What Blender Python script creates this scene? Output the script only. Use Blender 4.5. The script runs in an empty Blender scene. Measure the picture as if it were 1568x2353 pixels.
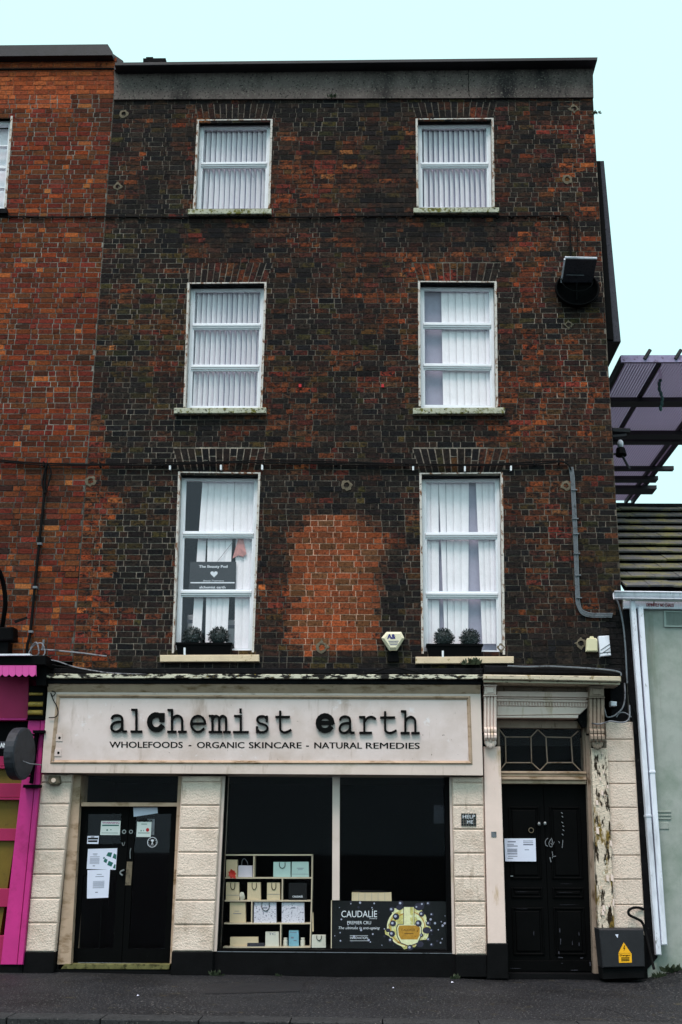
import bpy, math, random
from mathutils import Vector, Matrix, noise
R = math.radians
rng = random.Random(7)
SC = bpy.context.scene
COL = SC.collection

# ------------------------------------------------------------------ camera
FPX, PITCH, ROLL, YAW = 2688.0, 0.27788476, 0.01019824, 0.03009504   # focal length in units of a 2353 high frame
DIST, EYE = 16.0, 1.603
def cam_dir(px, py):
    x, y = px - 784.0, 1176.5 - py
    c, s = math.cos(ROLL), math.sin(ROLL)
    x, y = c*x - s*y, s*x + c*y
    fy = FPX*math.cos(PITCH) - y*math.sin(PITCH); u = FPX*math.sin(PITCH) + y*math.cos(PITCH)
    return Vector((x*math.cos(YAW) - fy*math.sin(YAW), x*math.sin(YAW) + fy*math.cos(YAW), u))
CAM = Vector((0, -DIST, EYE))
cd = bpy.data.cameras.new('camera'); co = bpy.data.objects.new('camera', cd); COL.objects.link(co)
fwd = cam_dir(784, 1176.5).normalized()
right = (cam_dir(785, 1176.5) - cam_dir(784, 1176.5)).normalized(); up = right.cross(fwd)
CM = Matrix(((right.x, up.x, -fwd.x, CAM.x), (right.y, up.y, -fwd.y, CAM.y), (right.z, up.z, -fwd.z, CAM.z), (0, 0, 0, 1)))
co.matrix_world = CM
cd.sensor_fit = 'VERTICAL'; cd.sensor_height = 36.0; cd.lens = 36.0*FPX/2353.0
cd.clip_start = 0.05; cd.clip_end = 1000
SC.camera = co
SC.render.resolution_x, SC.render.resolution_y = 682, 1024
SC.render.engine = 'CYCLES'
SC.cycles.max_bounces = 6; SC.cycles.transparent_max_bounces = 12; SC.cycles.caustics_reflective = False

# ------------------------------------------------------------------ daylight: overcast sky, soft sun, exposure
SUN_EL, SUN_AZ = 62.0, 200.0        # azimuth clockwise from +Y: behind the camera, a little to the left
EXPOSURE = 0.55
W = bpy.data.worlds.new('World'); SC.world = W; W.use_nodes = True
nt = W.node_tree; nt.nodes.clear(); ln = nt.links.new
wo = nt.nodes.new('ShaderNodeOutputWorld'); bg = nt.nodes.new('ShaderNodeBackground')
sky = nt.nodes.new('ShaderNodeTexSky'); sky.sky_type = 'NISHITA'; sky.sun_disc = False
sky.sun_elevation = R(SUN_EL); sky.sun_rotation = R(SUN_AZ); sky.dust_density = 4.0
tc = nt.nodes.new('ShaderNodeTexCoord'); sp = nt.nodes.new('ShaderNodeSeparateXYZ'); ln(tc.outputs['Generated'], sp.inputs[0])
cr = nt.nodes.new('ShaderNodeValToRGB'); ln(sp.outputs['Z'], cr.inputs[0])      # cloud deck: pale cyan low down, brighter and neutral overhead
e = cr.color_ramp.elements; e[0].position = 0.0; e[0].color = (0.535, 0.81, 0.81, 1); e[1].position = 1.0; e[1].color = (1.95, 1.68, 1.74, 1)
m_ = cr.color_ramp.elements.new(0.68); m_.color = (0.535, 0.81, 0.81, 1)
m_ = cr.color_ramp.elements.new(0.80); m_.color = (1.75, 1.56, 1.60, 1)
sc_ = nt.nodes.new('ShaderNodeVectorMath'); sc_.operation = 'SCALE'; sc_.inputs[3].default_value = 10.0; ln(cr.outputs[0], sc_.inputs[0])
mx = nt.nodes.new('ShaderNodeMix'); mx.data_type = 'RGBA'; mx.inputs[0].default_value = 0.93
ln(sky.outputs[0], mx.inputs[6]); ln(sc_.outputs[0], mx.inputs[7]); ln(mx.outputs[2], bg.inputs[0])
bg.inputs[1].default_value = 0.1; ln(bg.outputs[0], wo.inputs[0])
sl = bpy.data.lights.new('sun', 'SUN'); so = bpy.data.objects.new('sun', sl); COL.objects.link(so)
sl.energy = 1.5; sl.angle = R(20); sl.color = (1.0, 0.92, 0.86)
sd = Vector((math.sin(R(SUN_AZ))*math.cos(R(SUN_EL)), math.cos(R(SUN_AZ))*math.cos(R(SUN_EL)), math.sin(R(SUN_EL))))
so.rotation_euler = sd.to_track_quat('Z', 'Y').to_euler(); so.location = sd*40
vs = SC.view_settings; SC.display_settings.display_device = 'sRGB'
vs.view_transform = 'Standard'; vs.look = 'None'; vs.gamma = 1.0; vs.use_curve_mapping = False; vs.exposure = EXPOSURE

# ------------------------------------------------------------------ geometry helpers
def at(px, py, Y=0.0):
    d = cam_dir(px, py); t = (Y + DIST)/d.y
    return CAM + d*t
def xz(p, Y=0.0):
    q = at(p[0], p[1], Y); return (q.x, q.z)
_m = CM.inverted()
def proj(X, Y, Z):
    v = _m @ Vector((X, Y, Z)); return (784 + FPX*v.x/-v.z, 1176.5 - FPX*v.y/-v.z)
def lerp(a, b, t): return tuple(a[i] + (b[i]-a[i])*t for i in range(len(a)))
def bil(q, u, v):          # q = TL TR BR BL ; u to the right, v downwards
    return lerp(lerp(q[0], q[1], u), lerp(q[3], q[2], u), v)
def sub(q, u0, u1, v0, v1): return [bil(q, u0, v0), bil(q, u1, v0), bil(q, u1, v1), bil(q, u0, v1)]
def rect(x0, y0, x1, y1): return [(x0, y0), (x1, y0), (x1, y1), (x0, y1)]

class MB:
    def __init__(s): s.v = []; s.f = []; s.mi = []; s.col = None; s.m = 0
    def add(s, vs, fs, col=None):
        b = len(s.v); s.v += [tuple(v) for v in vs]
        for f in fs:
            s.f.append([b+i for i in f]); s.mi.append(s.m)
            if s.col is not None: s.col.append(col)
    def mat(s, i): s.m = i; return s
    def prismW(s, poly, Yf, Yb, bev=0.0):      # poly: XZ list, clockwise seen from the street
        n = len(poly)
        if bev > 0:
            cx = sum(p[0] for p in poly)/n; cz = sum(p[1] for p in poly)/n
            xs = [p[0] for p in poly]; zs = [p[1] for p in poly]
            w = max(max(xs)-min(xs), 1e-4); h = max(max(zs)-min(zs), 1e-4)
            ins = [(cx+(p[0]-cx)*(1-2*bev/w), cz+(p[1]-cz)*(1-2*bev/h)) for p in poly]
            vs = [(p[0], Yf, p[1]) for p in ins] + [(p[0], Yf+bev, p[1]) for p in poly] + [(p[0], Yb, p[1]) for p in poly]
            fs = [list(range(n))[::-1], [2*n+i for i in range(n)]]
            for k in range(2):
                for i in range(n):
                    j = (i+1) % n; fs.append([k*n+i, k*n+j, (k+1)*n+j, (k+1)*n+i])
        else:
            vs = [(p[0], Yf, p[1]) for p in poly] + [(p[0], Yb, p[1]) for p in poly]
            fs = [list(range(n))[::-1], [n+i for i in range(n)]]
            for i in range(n):
                j = (i+1) % n; fs.append([i, j, n+j, n+i])
        s.add(vs, fs)
        return s
    def prism(s, poly, Yf, Yb, bev=0.0): return s.prismW([xz(p, Yf) for p in poly], Yf, Yb, bev)
    def flat(s, poly, Y): s.add([(a, Y, b) for a, b in (xz(p, Y) for p in poly)], [list(range(len(poly)))[::-1]]); return s
    def box(s, x0, x1, y0, y1, z0, z1): return s.prismW([(x0, z1), (x1, z1), (x1, z0), (x0, z0)], y0, y1)
    def frameW(s, q, l, r, t, b, Yf, Yb, bev=0.0):      # q XZ quad
        w = abs(q[1][0]-q[0][0]); h = abs(q[0][1]-q[3][1])
        ul, ur, vt, vb = l/w, 1-r/w, t/h, 1-b/h
        if l: s.prismW(sub(q, 0, ul, 0, 1), Yf, Yb, bev)
        if r: s.prismW(sub(q, ur, 1, 0, 1), Yf, Yb, bev)
        if t: s.prismW(sub(q, ul, ur, 0, vt), Yf, Yb, bev)
        if b: s.prismW(sub(q, ul, ur, vb, 1), Yf, Yb, bev)
        return sub(q, ul, ur, vt, vb)
    def tube(s, pts, r, n=6, closed=False):
        pts = [Vector(p) for p in pts]; N = len(pts); vs = []; prev = None
        for i, p in enumerate(pts):
            a = pts[(i-1) % N] if (i > 0 or closed) else pts[i]; b = pts[(i+1) % N] if (i < N-1 or closed) else pts[i]
            d = (b-a); d = d.normalized() if d.length > 1e-9 else Vector((0, 0, 1))
            u = prev - d*prev.dot(d) if prev is not None else d.cross(Vector((0.13, 1, 0.07)))
            if u.length < 1e-6: u = d.cross(Vector((1, 0, 0.2)))
            u.normalize(); prev = u; w = d.cross(u)
            rr = r[i] if isinstance(r, (list, tuple)) else r
            vs += [p + (u*math.cos(k*2*math.pi/n) + w*math.sin(k*2*math.pi/n))*rr for k in range(n)]
        fs = []
        for i in range(N if closed else N-1):
            j = (i+1) % N
            for k in range(n):
                l = (k+1) % n; fs.append([i*n+k, i*n+l, j*n+l, j*n+k])
        if not closed: fs += [list(range(n))[::-1], [(N-1)*n+k for k in range(n)]]
        s.add(vs, fs); return s
    def tube_px(s, pts, Y, r, n=6, smooth=True):
        if smooth and len(pts) > 2: pts = spline(pts, 5)
        Ys = Y if isinstance(Y, (list, tuple)) else [Y]*len(pts)
        return s.tube([at(p[0], p[1], Ys[i]) for i, p in enumerate(pts)], r, n)
    def ball(s, c, rx, ry, rz, n=10, m=7, fn=None):
        vs = []
        for i in range(m+1):
            th = math.pi*i/m
            for k in range(n):
                ph = 2*math.pi*k/n; d = Vector((math.sin(th)*math.cos(ph), math.sin(th)*math.sin(ph), math.cos(th)))
                q = fn(d) if fn else 1.0
                vs.append((c[0]+rx*d.x*q, c[1]+ry*d.y*q, c[2]+rz*d.z*q))
        fs = []
        for i in range(m):
            for k in range(n):
                l = (k+1) % n; fs.append([i*n+k, (i+1)*n+k, (i+1)*n+l, i*n+l])
        s.add(vs, fs); return s
    def disc(s, c, rx, rz, Yf, Yb, n=20):        # upright disc, c = XZ
        return s.prismW([(c[0]+rx*math.sin(2*math.pi*k/n), c[1]+rz*math.cos(2*math.pi*k/n)) for k in range(n)], Yf, Yb)
    def ring(s, c, ro, ri, Yf, Yb, n=24):
        vs = []
        for rr, y in ((ro, Yf), (ri, Yf), (ri, Yb), (ro, Yb)):
            vs += [(c[0]+rr*math.sin(2*math.pi*k/n), y, c[1]+rr*math.cos(2*math.pi*k/n)) for k in range(n)]
        fs = []
        for a in range(4):
            b = (a+1) % 4
            for k in range(n):
                l = (k+1) % n; fs.append([a*n+k, b*n+k, b*n+l, a*n+l])
        s.add(vs, fs); return s
    def stroke(s, pts, w, Yf, Yb):               # a ribbon letter stroke, pts and w in picture units on plane Yf
        n = len(pts); L = []; Rr = []
        for i in range(n):
            a = pts[max(i-1, 0)]; b = pts[min(i+1, n-1)]
            if 0 < i < n-1:
                d1 = Vector((pts[i][0]-a[0], pts[i][1]-a[1])).normalized(); d2 = Vector((b[0]-pts[i][0], b[1]-pts[i][1])).normalized()
                t = d1+d2
                if t.length < 1e-5: t = d1
                t.normalize(); nn = Vector((-t.y, t.x)); k = 1/max(0.55, nn.dot(Vector((-d1.y, d1.x))))
            else:
                t = Vector((b[0]-a[0], b[1]-a[1])).normalized(); nn = Vector((-t.y, t.x)); k = 1
            h = w*0.5*k; p = Vector(pts[i][:2])
            if i == 0: p = p - t*w*0.35
            if i == n-1: p = p + t*w*0.35
            L.append(xz(p+nn*h, Yf)); Rr.append(xz(p-nn*h, Yf))
        vs = [(a, Yf, b) for a, b in L] + [(a, Yf, b) for a, b in Rr] + [(a, Yb, b) for a, b in L] + [(a, Yb, b) for a, b in Rr]
        fs = []
        for i in range(n-1):
            fs += [[i, i+1, n+i+1, n+i], [i, 2*n+i, 2*n+i+1, i+1], [n+i, n+i+1, 3*n+i+1, 3*n+i]]
        fs += [[0, n, 3*n, 2*n], [n-1, 3*n-1, 4*n-1, 2*n-1]]
        s.add(vs, fs); return s
    def text(s, body, q, Y, bold=0.0, shear=0.0, thick=0.0):     # built-in font, fitted into picture quad q on plane Y
        cu = bpy.data.curves.new('t', 'FONT'); cu.body = body; cu.shear = shear; cu.resolution_u = 3; cu.extrude = 0.1 if thick else 0
        o = bpy.data.objects.new('t', cu); COL.objects.link(o)
        me = bpy.data.meshes.new_from_object(o.evaluated_get(bpy.context.evaluated_depsgraph_get()))
        bpy.data.objects.remove(o); bpy.data.curves.remove(cu)
        xs = [v.co.x for v in me.vertices]; ys = [v.co.y for v in me.vertices]
        x0, x1, y0, y1 = min(xs), max(xs), min(ys), max(ys); vs = []
        for v in me.vertices:
            p = bil(q, (v.co.x-x0)/(x1-x0), (y1-v.co.y)/(y1-y0)); a = xz(p, Y)
            vs.append((a[0], Y-(thick if v.co.z > 0 else 0), a[1]))
        fs = [list(p.vertices) for p in me.polygons]; s.add(vs, fs)
        if bold > 0:      # heavier weight: the same outline again, nudged sideways
            h = abs(vs[0][2]-vs[0][2]) or abs(xz(q[0], Y)[1]-xz(q[3], Y)[1]); sh = h*bold*2.2
            for k in (-1, 1): s.add([(v[0]+k*sh, v[1]-0.0002*(k+2), v[2]) for v in vs], fs)
        bpy.data.meshes.remove(me); return s

def spline(p, k):
    o = []; n = len(p)
    for i in range(n-1):
        a, b, c, d = p[max(i-1, 0)], p[i], p[i+1], p[min(i+2, n-1)]
        for j in range(k):
            t = j/k
            o.append(tuple(0.5*(2*b[m] + (c[m]-a[m])*t + (2*a[m]-5*b[m]+4*c[m]-d[m])*t*t + (3*b[m]-a[m]-3*c[m]+d[m])*t**3) for m in range(len(b))))
    o.append(tuple(p[-1])); return o

def obj(name, mb, mats, parent=None, smooth=False, label=None, cat=None, group=None, kind=None):
    vs = mb.v
    xs = [v[0] for v in vs]; ys = [v[1] for v in vs]; zs = [v[2] for v in vs]
    c = Vector(((min(xs)+max(xs))/2, (min(ys)+max(ys))/2, min(zs)))
    me = bpy.data.meshes.new(name); me.from_pydata([(v[0]-c.x, v[1]-c.y, v[2]-c.z) for v in vs], [], mb.f)
    if not isinstance(mats, (list, tuple)): mats = [mats]
    for m in mats: me.materials.append(m)
    me.polygons.foreach_set('material_index', mb.mi)
    if smooth: me.polygons.foreach_set('use_smooth', [True]*len(mb.f))
    if mb.col is not None:
        a = me.attributes.new('Col', 'FLOAT_COLOR', 'CORNER'); d = []
        for f, cc in zip(mb.f, mb.col): d += [cc[0], cc[1], cc[2], 1.0]*len(f)
        a.data.foreach_set('color', d)
    me.update()
    o = bpy.data.objects.new(name, me); COL.objects.link(o)
    if parent is not None:
        o.parent = parent; o.location = c - wloc(parent)
    else: o.location = c
    tag(o, label, cat, group, kind); return o
_loc = {}
def wloc(o):
    v = Vector(o.location)
    while o.parent: o = o.parent; v += Vector(o.location)
    return v
def tag(o, label=None, cat=None, group=None, kind=None):
    if label: o['label'] = label
    if cat: o['category'] = cat
    if group: o['group'] = group
    if kind: o['kind'] = kind
def thing(name, loc, label, cat, group=None):
    o = bpy.data.objects.new(name, None); COL.objects.link(o); o.location = loc; o.empty_display_size = 0.2
    tag(o, label, cat, group); return o

# ------------------------------------------------------------------ materials
def lin(c): return tuple((x/255/12.92) if x/255 <= 0.04045 else ((x/255+0.055)/1.055)**2.4 for x in c)
def S(r, g, b, k=1.0): return tuple(min(0.9, x*k) for x in lin((r, g, b)))
def mat(name, col, rough=0.7, var=0.2, vs=6.0, stains=(), bump=0.15, bs=80.0, spec=0.3, metal=0.0, attr=False, stretch=(1, 1, 1), bdist=0.01):
    m = bpy.data.materials.new(name); m.use_nodes = True; t = m.node_tree; N = t.nodes.new; l = t.links.new
    b = t.nodes['Principled BSDF']; g = N('ShaderNodeNewGeometry')
    b.inputs['Roughness'].default_value = rough; b.inputs['Metallic'].default_value = metal; b.inputs['Specular IOR Level'].default_value = spec
    def nz(scale, det=5, ro=0.6, off=0.0, st=(1, 1, 1)):
        mp = N('ShaderNodeMapping'); mp.inputs['Scale'].default_value = st; mp.inputs['Location'].default_value = (off, off*1.7, off*0.6); l(g.outputs['Position'], mp.inputs[0])
        n = N('ShaderNodeTexNoise'); n.inputs['Scale'].default_value = scale; n.inputs['Detail'].default_value = det; n.inputs['Roughness'].default_value = ro
        l(mp.outputs[0], n.inputs[0]); return n.outputs['Fac']
    r = N('ShaderNodeMapRange'); r.inputs[1].default_value = 0.25; r.inputs[2].default_value = 0.75; r.inputs[3].default_value = 1-var; r.inputs[4].default_value = 1+var; l(nz(vs, st=stretch), r.inputs[0])
    mul = N('ShaderNodeVectorMath'); mul.operation = 'SCALE'; l(r.outputs[0], mul.inputs[3])
    if attr:
        a = N('ShaderNodeAttribute'); a.attribute_name = 'Col'; l(a.outputs['Color'], mul.inputs[0])
    else: mul.inputs[0].default_value = col
    cur = mul.outputs[0]
    for i, sdef in enumerate(stains):        # (colour, noise scale, low, high, stretch)
        c2, s2, lo, hi = sdef[:4]; st = sdef[4] if len(sdef) > 4 else (1, 1, 1)
        k = N('ShaderNodeMapRange'); k.inputs[1].default_value = lo; k.inputs[2].default_value = hi; l(nz(s2, 6, 0.65, 3.1*(i+1), st), k.inputs[0])
        x = N('ShaderNodeMix'); x.data_type = 'RGBA'; x.inputs[7].default_value = (*c2, 1); l(k.outputs[0], x.inputs[0]); l(cur, x.inputs[6]); cur = x.outputs[2]
    l(cur, b.inputs['Base Color'])
    if bump:
        bp = N('ShaderNodeBump'); bp.inputs['Strength'].default_value = bump; bp.inputs['Distance'].default_value = bdist; l(nz(bs, 4, 0.6, 7.7), bp.inputs['Height']); l(bp.outputs[0], b.inputs['Normal'])
    return m
def glass(name, refl, tint=(1, 1, 1), rough=0.02):
    m = bpy.data.materials.new(name); m.use_nodes = True; t = m.node_tree; N = t.nodes.new; l = t.links.new
    t.nodes.remove(t.nodes['Principled BSDF']); o = t.nodes['Material Output']
    a = N('ShaderNodeBsdfTransparent'); a.inputs[0].default_value = (*tint, 1); g = N('ShaderNodeBsdfGlossy'); g.inputs['Roughness'].default_value = rough
    g.inputs[0].default_value = (0.95, 0.86, 1.0, 1)
    x = N('ShaderNodeMixShader'); x.inputs[0].default_value = refl
    l(a.outputs[0], x.inputs[1]); l(g.outputs[0], x.inputs[2]); l(x.outputs[0], o.inputs[0]); return m

BLK = S(20, 20, 22)
M_brick = mat('sooty_old_brick', BLK, 0.9, 0.75, 30, [(S(32, 29, 30), 13, 0.46, 0.62, (1, 1, 1.6)), (S(15, 14, 16), 24, 0.56, 0.64), (S(112, 98, 86), 48, 0.70, 0.80)], 0.6, 120, 0.06, attr=True, bdist=0.010)
M_cbrick = mat('cleaner_old_brick', BLK, 0.9, 0.6, 32, [(S(44, 33, 30), 15, 0.53, 0.70), (S(22, 20, 20), 30, 0.62, 0.70), (S(128, 110, 98), 48, 0.70, 0.80)], 0.6, 120, 0.06, attr=True, bdist=0.010)
M_mortar = mat('lime_mortar', BLK, 0.95, 0.4, 22, [(S(24, 22, 22), 6, 0.56, 0.82), (S(18, 17, 18), 30, 0.62, 0.72)], 0.5, 180, 0.05, attr=True)
M_render = mat('cement_render', S(96, 86, 84), 0.9, 0.3, 3.2, [(S(26, 24, 28), 0.9, 0.52, 0.68, (1, 1, 0.3)), (S(132, 128, 118), 30, 0.55, 0.72), (S(34, 32, 34), 30, 0.56, 0.64)], 0.4, 90, 0.2)
M_dark = mat('dark_stone', S(20, 20, 23), 0.9, 0.4, 7, [(S(70, 70, 66), 30, 0.64, 0.72)], 0.4, 60, 0.08)  # one dark tone for soffits, gable, ridge and gap wall
M_lead = mat('weathered_lead', S(30, 29, 38), 0.6, 0.3, 6, [(S(20, 20, 24), 5, 0.5, 0.66)], 0.2, 40, 0.4)
M_white = mat('white_frame_paint', S(226, 228, 236), 0.45, 0.05, 5, [(S(130, 120, 110), 30, 0.70, 0.80)], 0.05, 60, 0.4)
M_reveal = mat('peeling_reveal_paint', S(196, 190, 186), 0.8, 0.15, 9, [(S(120, 84, 62), 18, 0.52, 0.60, (1, 1, 0.5)), (S(38, 32, 30), 24, 0.60, 0.66)], 0.3, 60, 0.2)
M_mossill = mat('mossy_stone_sill', S(176, 176, 160), 0.9, 0.2, 10, [(S(98, 96, 44), 14, 0.50, 0.60), (S(30, 28, 22), 26, 0.56, 0.64)], 0.5, 50, 0.2)
M_creamsill = mat('cream_painted_sill', S(212, 192, 166), 0.8, 0.12, 7, [(S(128, 108, 50), 16, 0.60, 0.70), (S(40, 32, 26), 22, 0.64, 0.70)], 0.3, 60, 0.2)
M_blind = mat('blind_fabric', (0.90, 0.86, 0.92), 0.9, 0.05, 12, (), 0.1, 200, 0.1)
M_cream = mat('cream_shop_paint', S(214, 195, 188), 0.6, 0.08, 2.2, [(S(140, 116, 96), 4, 0.60, 0.80, (1.5, 1, .3)), (S(176, 160, 140), 1.4, 0.56, 0.78), (S(120, 92, 62), 34, 0.70, 0.76), (S(70, 54, 40), 55, 0.73, 0.77)], 0.1, 40, 0.3)
M_panel = mat('pale_fascia_paint', S(220, 203, 202), 0.55, 0.06, 1.5, [(S(192, 172, 164), 1.0, 0.45, 0.70), (S(140, 116, 98), 3.0, 0.58, 0.80, (1.3, 1, .22)), (S(88, 66, 50), 24, 0.68, 0.72), (S(236, 230, 236), 5, 0.62, 0.75), (S(110, 84, 60), 42, 0.71, 0.76)], 0.06, 40, 0.35)
M_mould = mat('stained_moulding_paint', S(180, 154, 134), 0.65, 0.15, 6, [(S(110, 84, 52), 9, 0.52, 0.7, (0.4, 1, 1)), (S(58, 46, 34), 40, 0.66, 0.74)], 0.15, 50, 0.3)
M_block = mat('rough_cream_masonry', S(228, 207, 194), 0.8, 0.10, 3, [(S(192, 170, 154), 2.2, 0.50, 0.72), (S(130, 108, 88), 4, 0.62, 0.78, (1.6, 1, .3)), (S(96, 76, 56), 30, 0.72, 0.76)], 0.75, 48, 0.25, bdist=0.022)
M_cornice = mat('lichened_cornice', S(205, 200, 182), 0.8, 0.2, 8, [(S(24, 22, 22), 7, 0.47, 0.53, (1, 1, 3)), (S(120, 104, 50), 20, 0.60, 0.68)], 0.4, 60, 0.2)
M_decay = mat('decayed_post_paint', S(212, 194, 178), 0.8, 0.12, 6, [(S(122, 98, 44), 5, 0.52, 0.60, (1.6, 1, 0.5)), (S(40, 30, 20), 7, 0.535, 0.58, (2.4, 1, 0.6)), (S(226, 220, 206), 12, 0.62, 0.66)], 0.6, 30, 0.2, bdist=0.03)
M_post = mat('cream_post_paint', S(230, 206, 198), 0.6, 0.06, 4, [(S(190, 160, 130), 3, 0.58, 0.72, (2, 1, 0.5)), (S(92, 70, 48), 40, 0.71, 0.75)], 0.12, 50, 0.3)
M_plinth = mat('black_plinth_paint', S(13, 13, 15), 0.8, 0.3, 6, [(S(60, 62, 64), 36, 0.70, 0.76)], 0.3, 60, 0.08)
M_black = mat('black_gloss_paint', S(7, 7, 9), 0.6, 0.25, 5, [(S(60, 62, 64), 40, 0.74, 0.78)], 0.08, 40, 0.05)
M_doorblk = mat('scuffed_black_door_paint', S(6, 6, 7), 0.6, 0.25, 5, [(S(80, 84, 86), 17, 0.72, 0.75, (1.6, 1, 0.5))], 0.1, 40, 0.05)
M_jamb = mat('grimy_jamb_paint', S(142, 124, 112), 0.8, 0.2, 7, [(S(84, 66, 48), 10, 0.56, 0.68, (2, 1, 0.4))], 0.2, 50, 0.2)
M_shell = mat('dark_interior', S(14, 14, 16), 0.9, 0.1, 2, (), 0, 10, 0.1)
M_upshell = mat('dim_room_plaster', S(34, 33, 36), 0.9, 0.1, 2, (), 0, 10, 0.1)
M_letter = mat('black_letter_plastic', S(6, 6, 7), 0.6, 0.1, 5, (), 0, 10, 0.08)
M_print = mat('black_print', S(26, 26, 28), 0.8, 0.1, 5, (), 0, 10, 0.2)
M_paper = mat('white_paper', S(216, 219, 240), 0.8, 0.04, 5, (), 0.05, 20, 0.2)
M_ink = mat('grey_ink', S(120, 122, 140), 0.8, 0.1, 5, (), 0, 10, 0.2)
M_gapback = mat('grey_gap_backing', S(160, 157, 178), 0.9, 0.06, 12, (), 0.05, 100, 0.1)  # grey sheet added behind slats, standing in for the shade between them
M_cable = mat('black_cable', S(11, 11, 13), 0.7, 0.2, 9, (), 0.1, 60, 0.1)
M_gcable = mat('grey_cable', S(104, 110, 118), 0.6, 0.15, 9, [(S(50, 52, 56), 12, 0.55, 0.7)], 0.1, 60, 0.3)
M_wcable = mat('pale_wire', S(128, 128, 136), 0.6, 0.15, 9, [(S(60, 60, 66), 9, 0.5, 0.62)], 0.1, 60, 0.3)
M_pink = mat('pink_shop_paint', S(192, 46, 128), 0.55, 0.10, 3, [(S(150, 30, 92), 2.2, 0.55, 0.75), (S(60, 18, 40), 40, 0.72, 0.77)], 0.1, 40, 0.3)
M_pink2 = mat('pink_valance_paint', S(210, 82, 160), 0.6, 0.08, 4, (), 0.08, 50, 0.3)
M_dpink = mat('deep_pink_paint', S(158, 32, 82), 0.6, 0.12, 3, (), 0.1, 40, 0.3)
M_gold = mat('worn_gold_paint', S(168, 136, 62), 0.5, 0.2, 6, [(S(80, 60, 20), 8, 0.5, 0.7)], 0.1, 40, 0.4)
M_gpanel = mat('dark_mustard_panel', S(108, 88, 28), 0.6, 0.15, 4, [(S(60, 50, 20), 10, 0.6, 0.8)], 0.1, 60, 0.3)
M_green = mat('grey_green_render', S(162, 166, 162), 0.85, 0.07, 3, [(S(130, 142, 132), 2, 0.45, 0.72), (S(112, 116, 104), 1.2, 0.6, 0.8, (2.5, 1, .25)), (S(120, 130, 120), 50, 0.66, 0.74)], 0.3, 120, 0.2)
M_pvc = mat('white_pipe_plastic', S(228, 230, 244), 0.5, 0.08, 4, [(S(166, 168, 180), 5, 0.48, 0.72, (1, 1, 0.2)), (S(96, 94, 88), 20, 0.63, 0.74, (1, 1, 0.35))], 0.03, 30, 0.4)
M_tile = mat('mossy_concrete_tile', S(84, 84, 86), 0.9, 0.3, 6, [(S(108, 104, 66), 3.0, 0.46, 0.66), (S(126, 118, 62), 16, 0.58, 0.68), (S(36, 36, 36), 22, 0.58, 0.66)], 0.5, 60, 0.2)
M_metal = mat('dark_gantry_steel', S(24, 23, 32), 0.6, 0.3, 8, (), 0.1, 50, 0.4)
M_hoard = mat('dark_hoarding_sheet', S(58, 58, 68), 0.8, 0.2, 9, [(S(30, 30, 36), 40, 0.55, 0.65)], 0.2, 60, 0.3)
M_asphalt = mat('damp_asphalt', S(37, 38, 42), 0.65, 0.3, 1.6, [(S(22, 22, 25), 0.7, 0.50, 0.68), (S(14, 14, 16), 36, 0.53, 0.57), (S(116, 115, 114), 38, 0.59, 0.65), (S(84, 76, 50), 5, 0.62, 0.80)], 0.6, 90, 0.12)
M_kerb = mat('kerb_stone', S(50, 51, 53), 0.9, 0.25, 5, [(S(30, 30, 32), 42, 0.54, 0.62), (S(120, 118, 112), 48, 0.63, 0.69)], 0.4, 90, 0.1)
M_patch = mat('asphalt_patch', S(22, 22, 27), 0.7, 0.2, 4, [(S(86, 88, 88), 80, 0.68, 0.74)], 0.5, 140, 0.35)
M_leaf = mat('planter_leaf', S(42, 50, 50), 0.6, 0.4, 40, [(S(120, 124, 138), 60, 0.58, 0.66)], 0, 10, 0.3)
M_weed = mat('weed_leaf', S(52, 60, 42), 0.7, 0.4, 40, (), 0, 10, 0.3)
M_moss = mat('mossy_step', S(104, 100, 64), 0.9, 0.3, 10, [(S(50, 48, 26), 14, 0.5, 0.65)], 0.5, 60, 0.2)
M_upglass = glass('upper_glass', 0.026)
M_shopglass = glass('shop_glass', 0.003)
M_doorglass = glass('door_glass', 0.010)

# ------------------------------------------------------------------ setting
def smooth(a, b, x):
    t = min(1, max(0, (x-a)/(b-a))); return t*t*(3-2*t)
def ground_z(x, y): return 0.25*smooth(3.2, 4.5, x)*smooth(-3.0, -0.1, y) + 0.012*noise.noise(Vector((x*0.9, y*0.9, 0)))
d = cam_dir(784, 2340); tk = -EYE/d.z; YK = CAM.y + d.y*tk       # kerb line
mb = MB(); nx, ny = 120, 40; x0, x1, y0, y1 = -14.0, 14.0, YK+0.02, 0.4
for j in range(ny+1):
    for i in range(nx+1):
        X, Y = x0+(x1-x0)*i/nx, y0+(y1-y0)*j/ny; mb.v.append((X, Y, ground_z(X, Y)))
for j in range(ny):
    for i in range(nx): a = j*(nx+1)+i; mb.f.append([a, a+1, a+nx+2, a+nx+1]); mb.mi.append(0)
obj('pavement', mb, M_asphalt, kind='structure', label='dark damp asphalt pavement in front of the shops', smooth=True)
mb = MB(); X = -14.0
while X < 14:
    w = rng.uniform(0.85, 0.95); mb.prismW([(X, 0.006), (X+w-0.012, 0.006), (X+w-0.012, -0.3), (X, -0.3)], YK-0.32, YK+0.012, 0.01); X += w
obj('kerb', mb, M_kerb, kind='structure', label='grey stone kerb along the pavement edge')
mb = MB().box(-150, 150, -150, YK-0.32, -0.6, -0.12); obj('road', mb, M_asphalt, kind='structure', label='asphalt road beyond the kerb')
mb = MB().box(-300, 300, -300, 300, -1.2, -0.61); obj('ground', mb, M_asphalt, kind='structure', label='ground under the street')
def gpt(px, py, dz=0.004):
    d = cam_dir(px, py); t = -EYE/d.z; p = CAM + d*t; p.z = ground_z(p.x, p.y)+dz; return p
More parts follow.
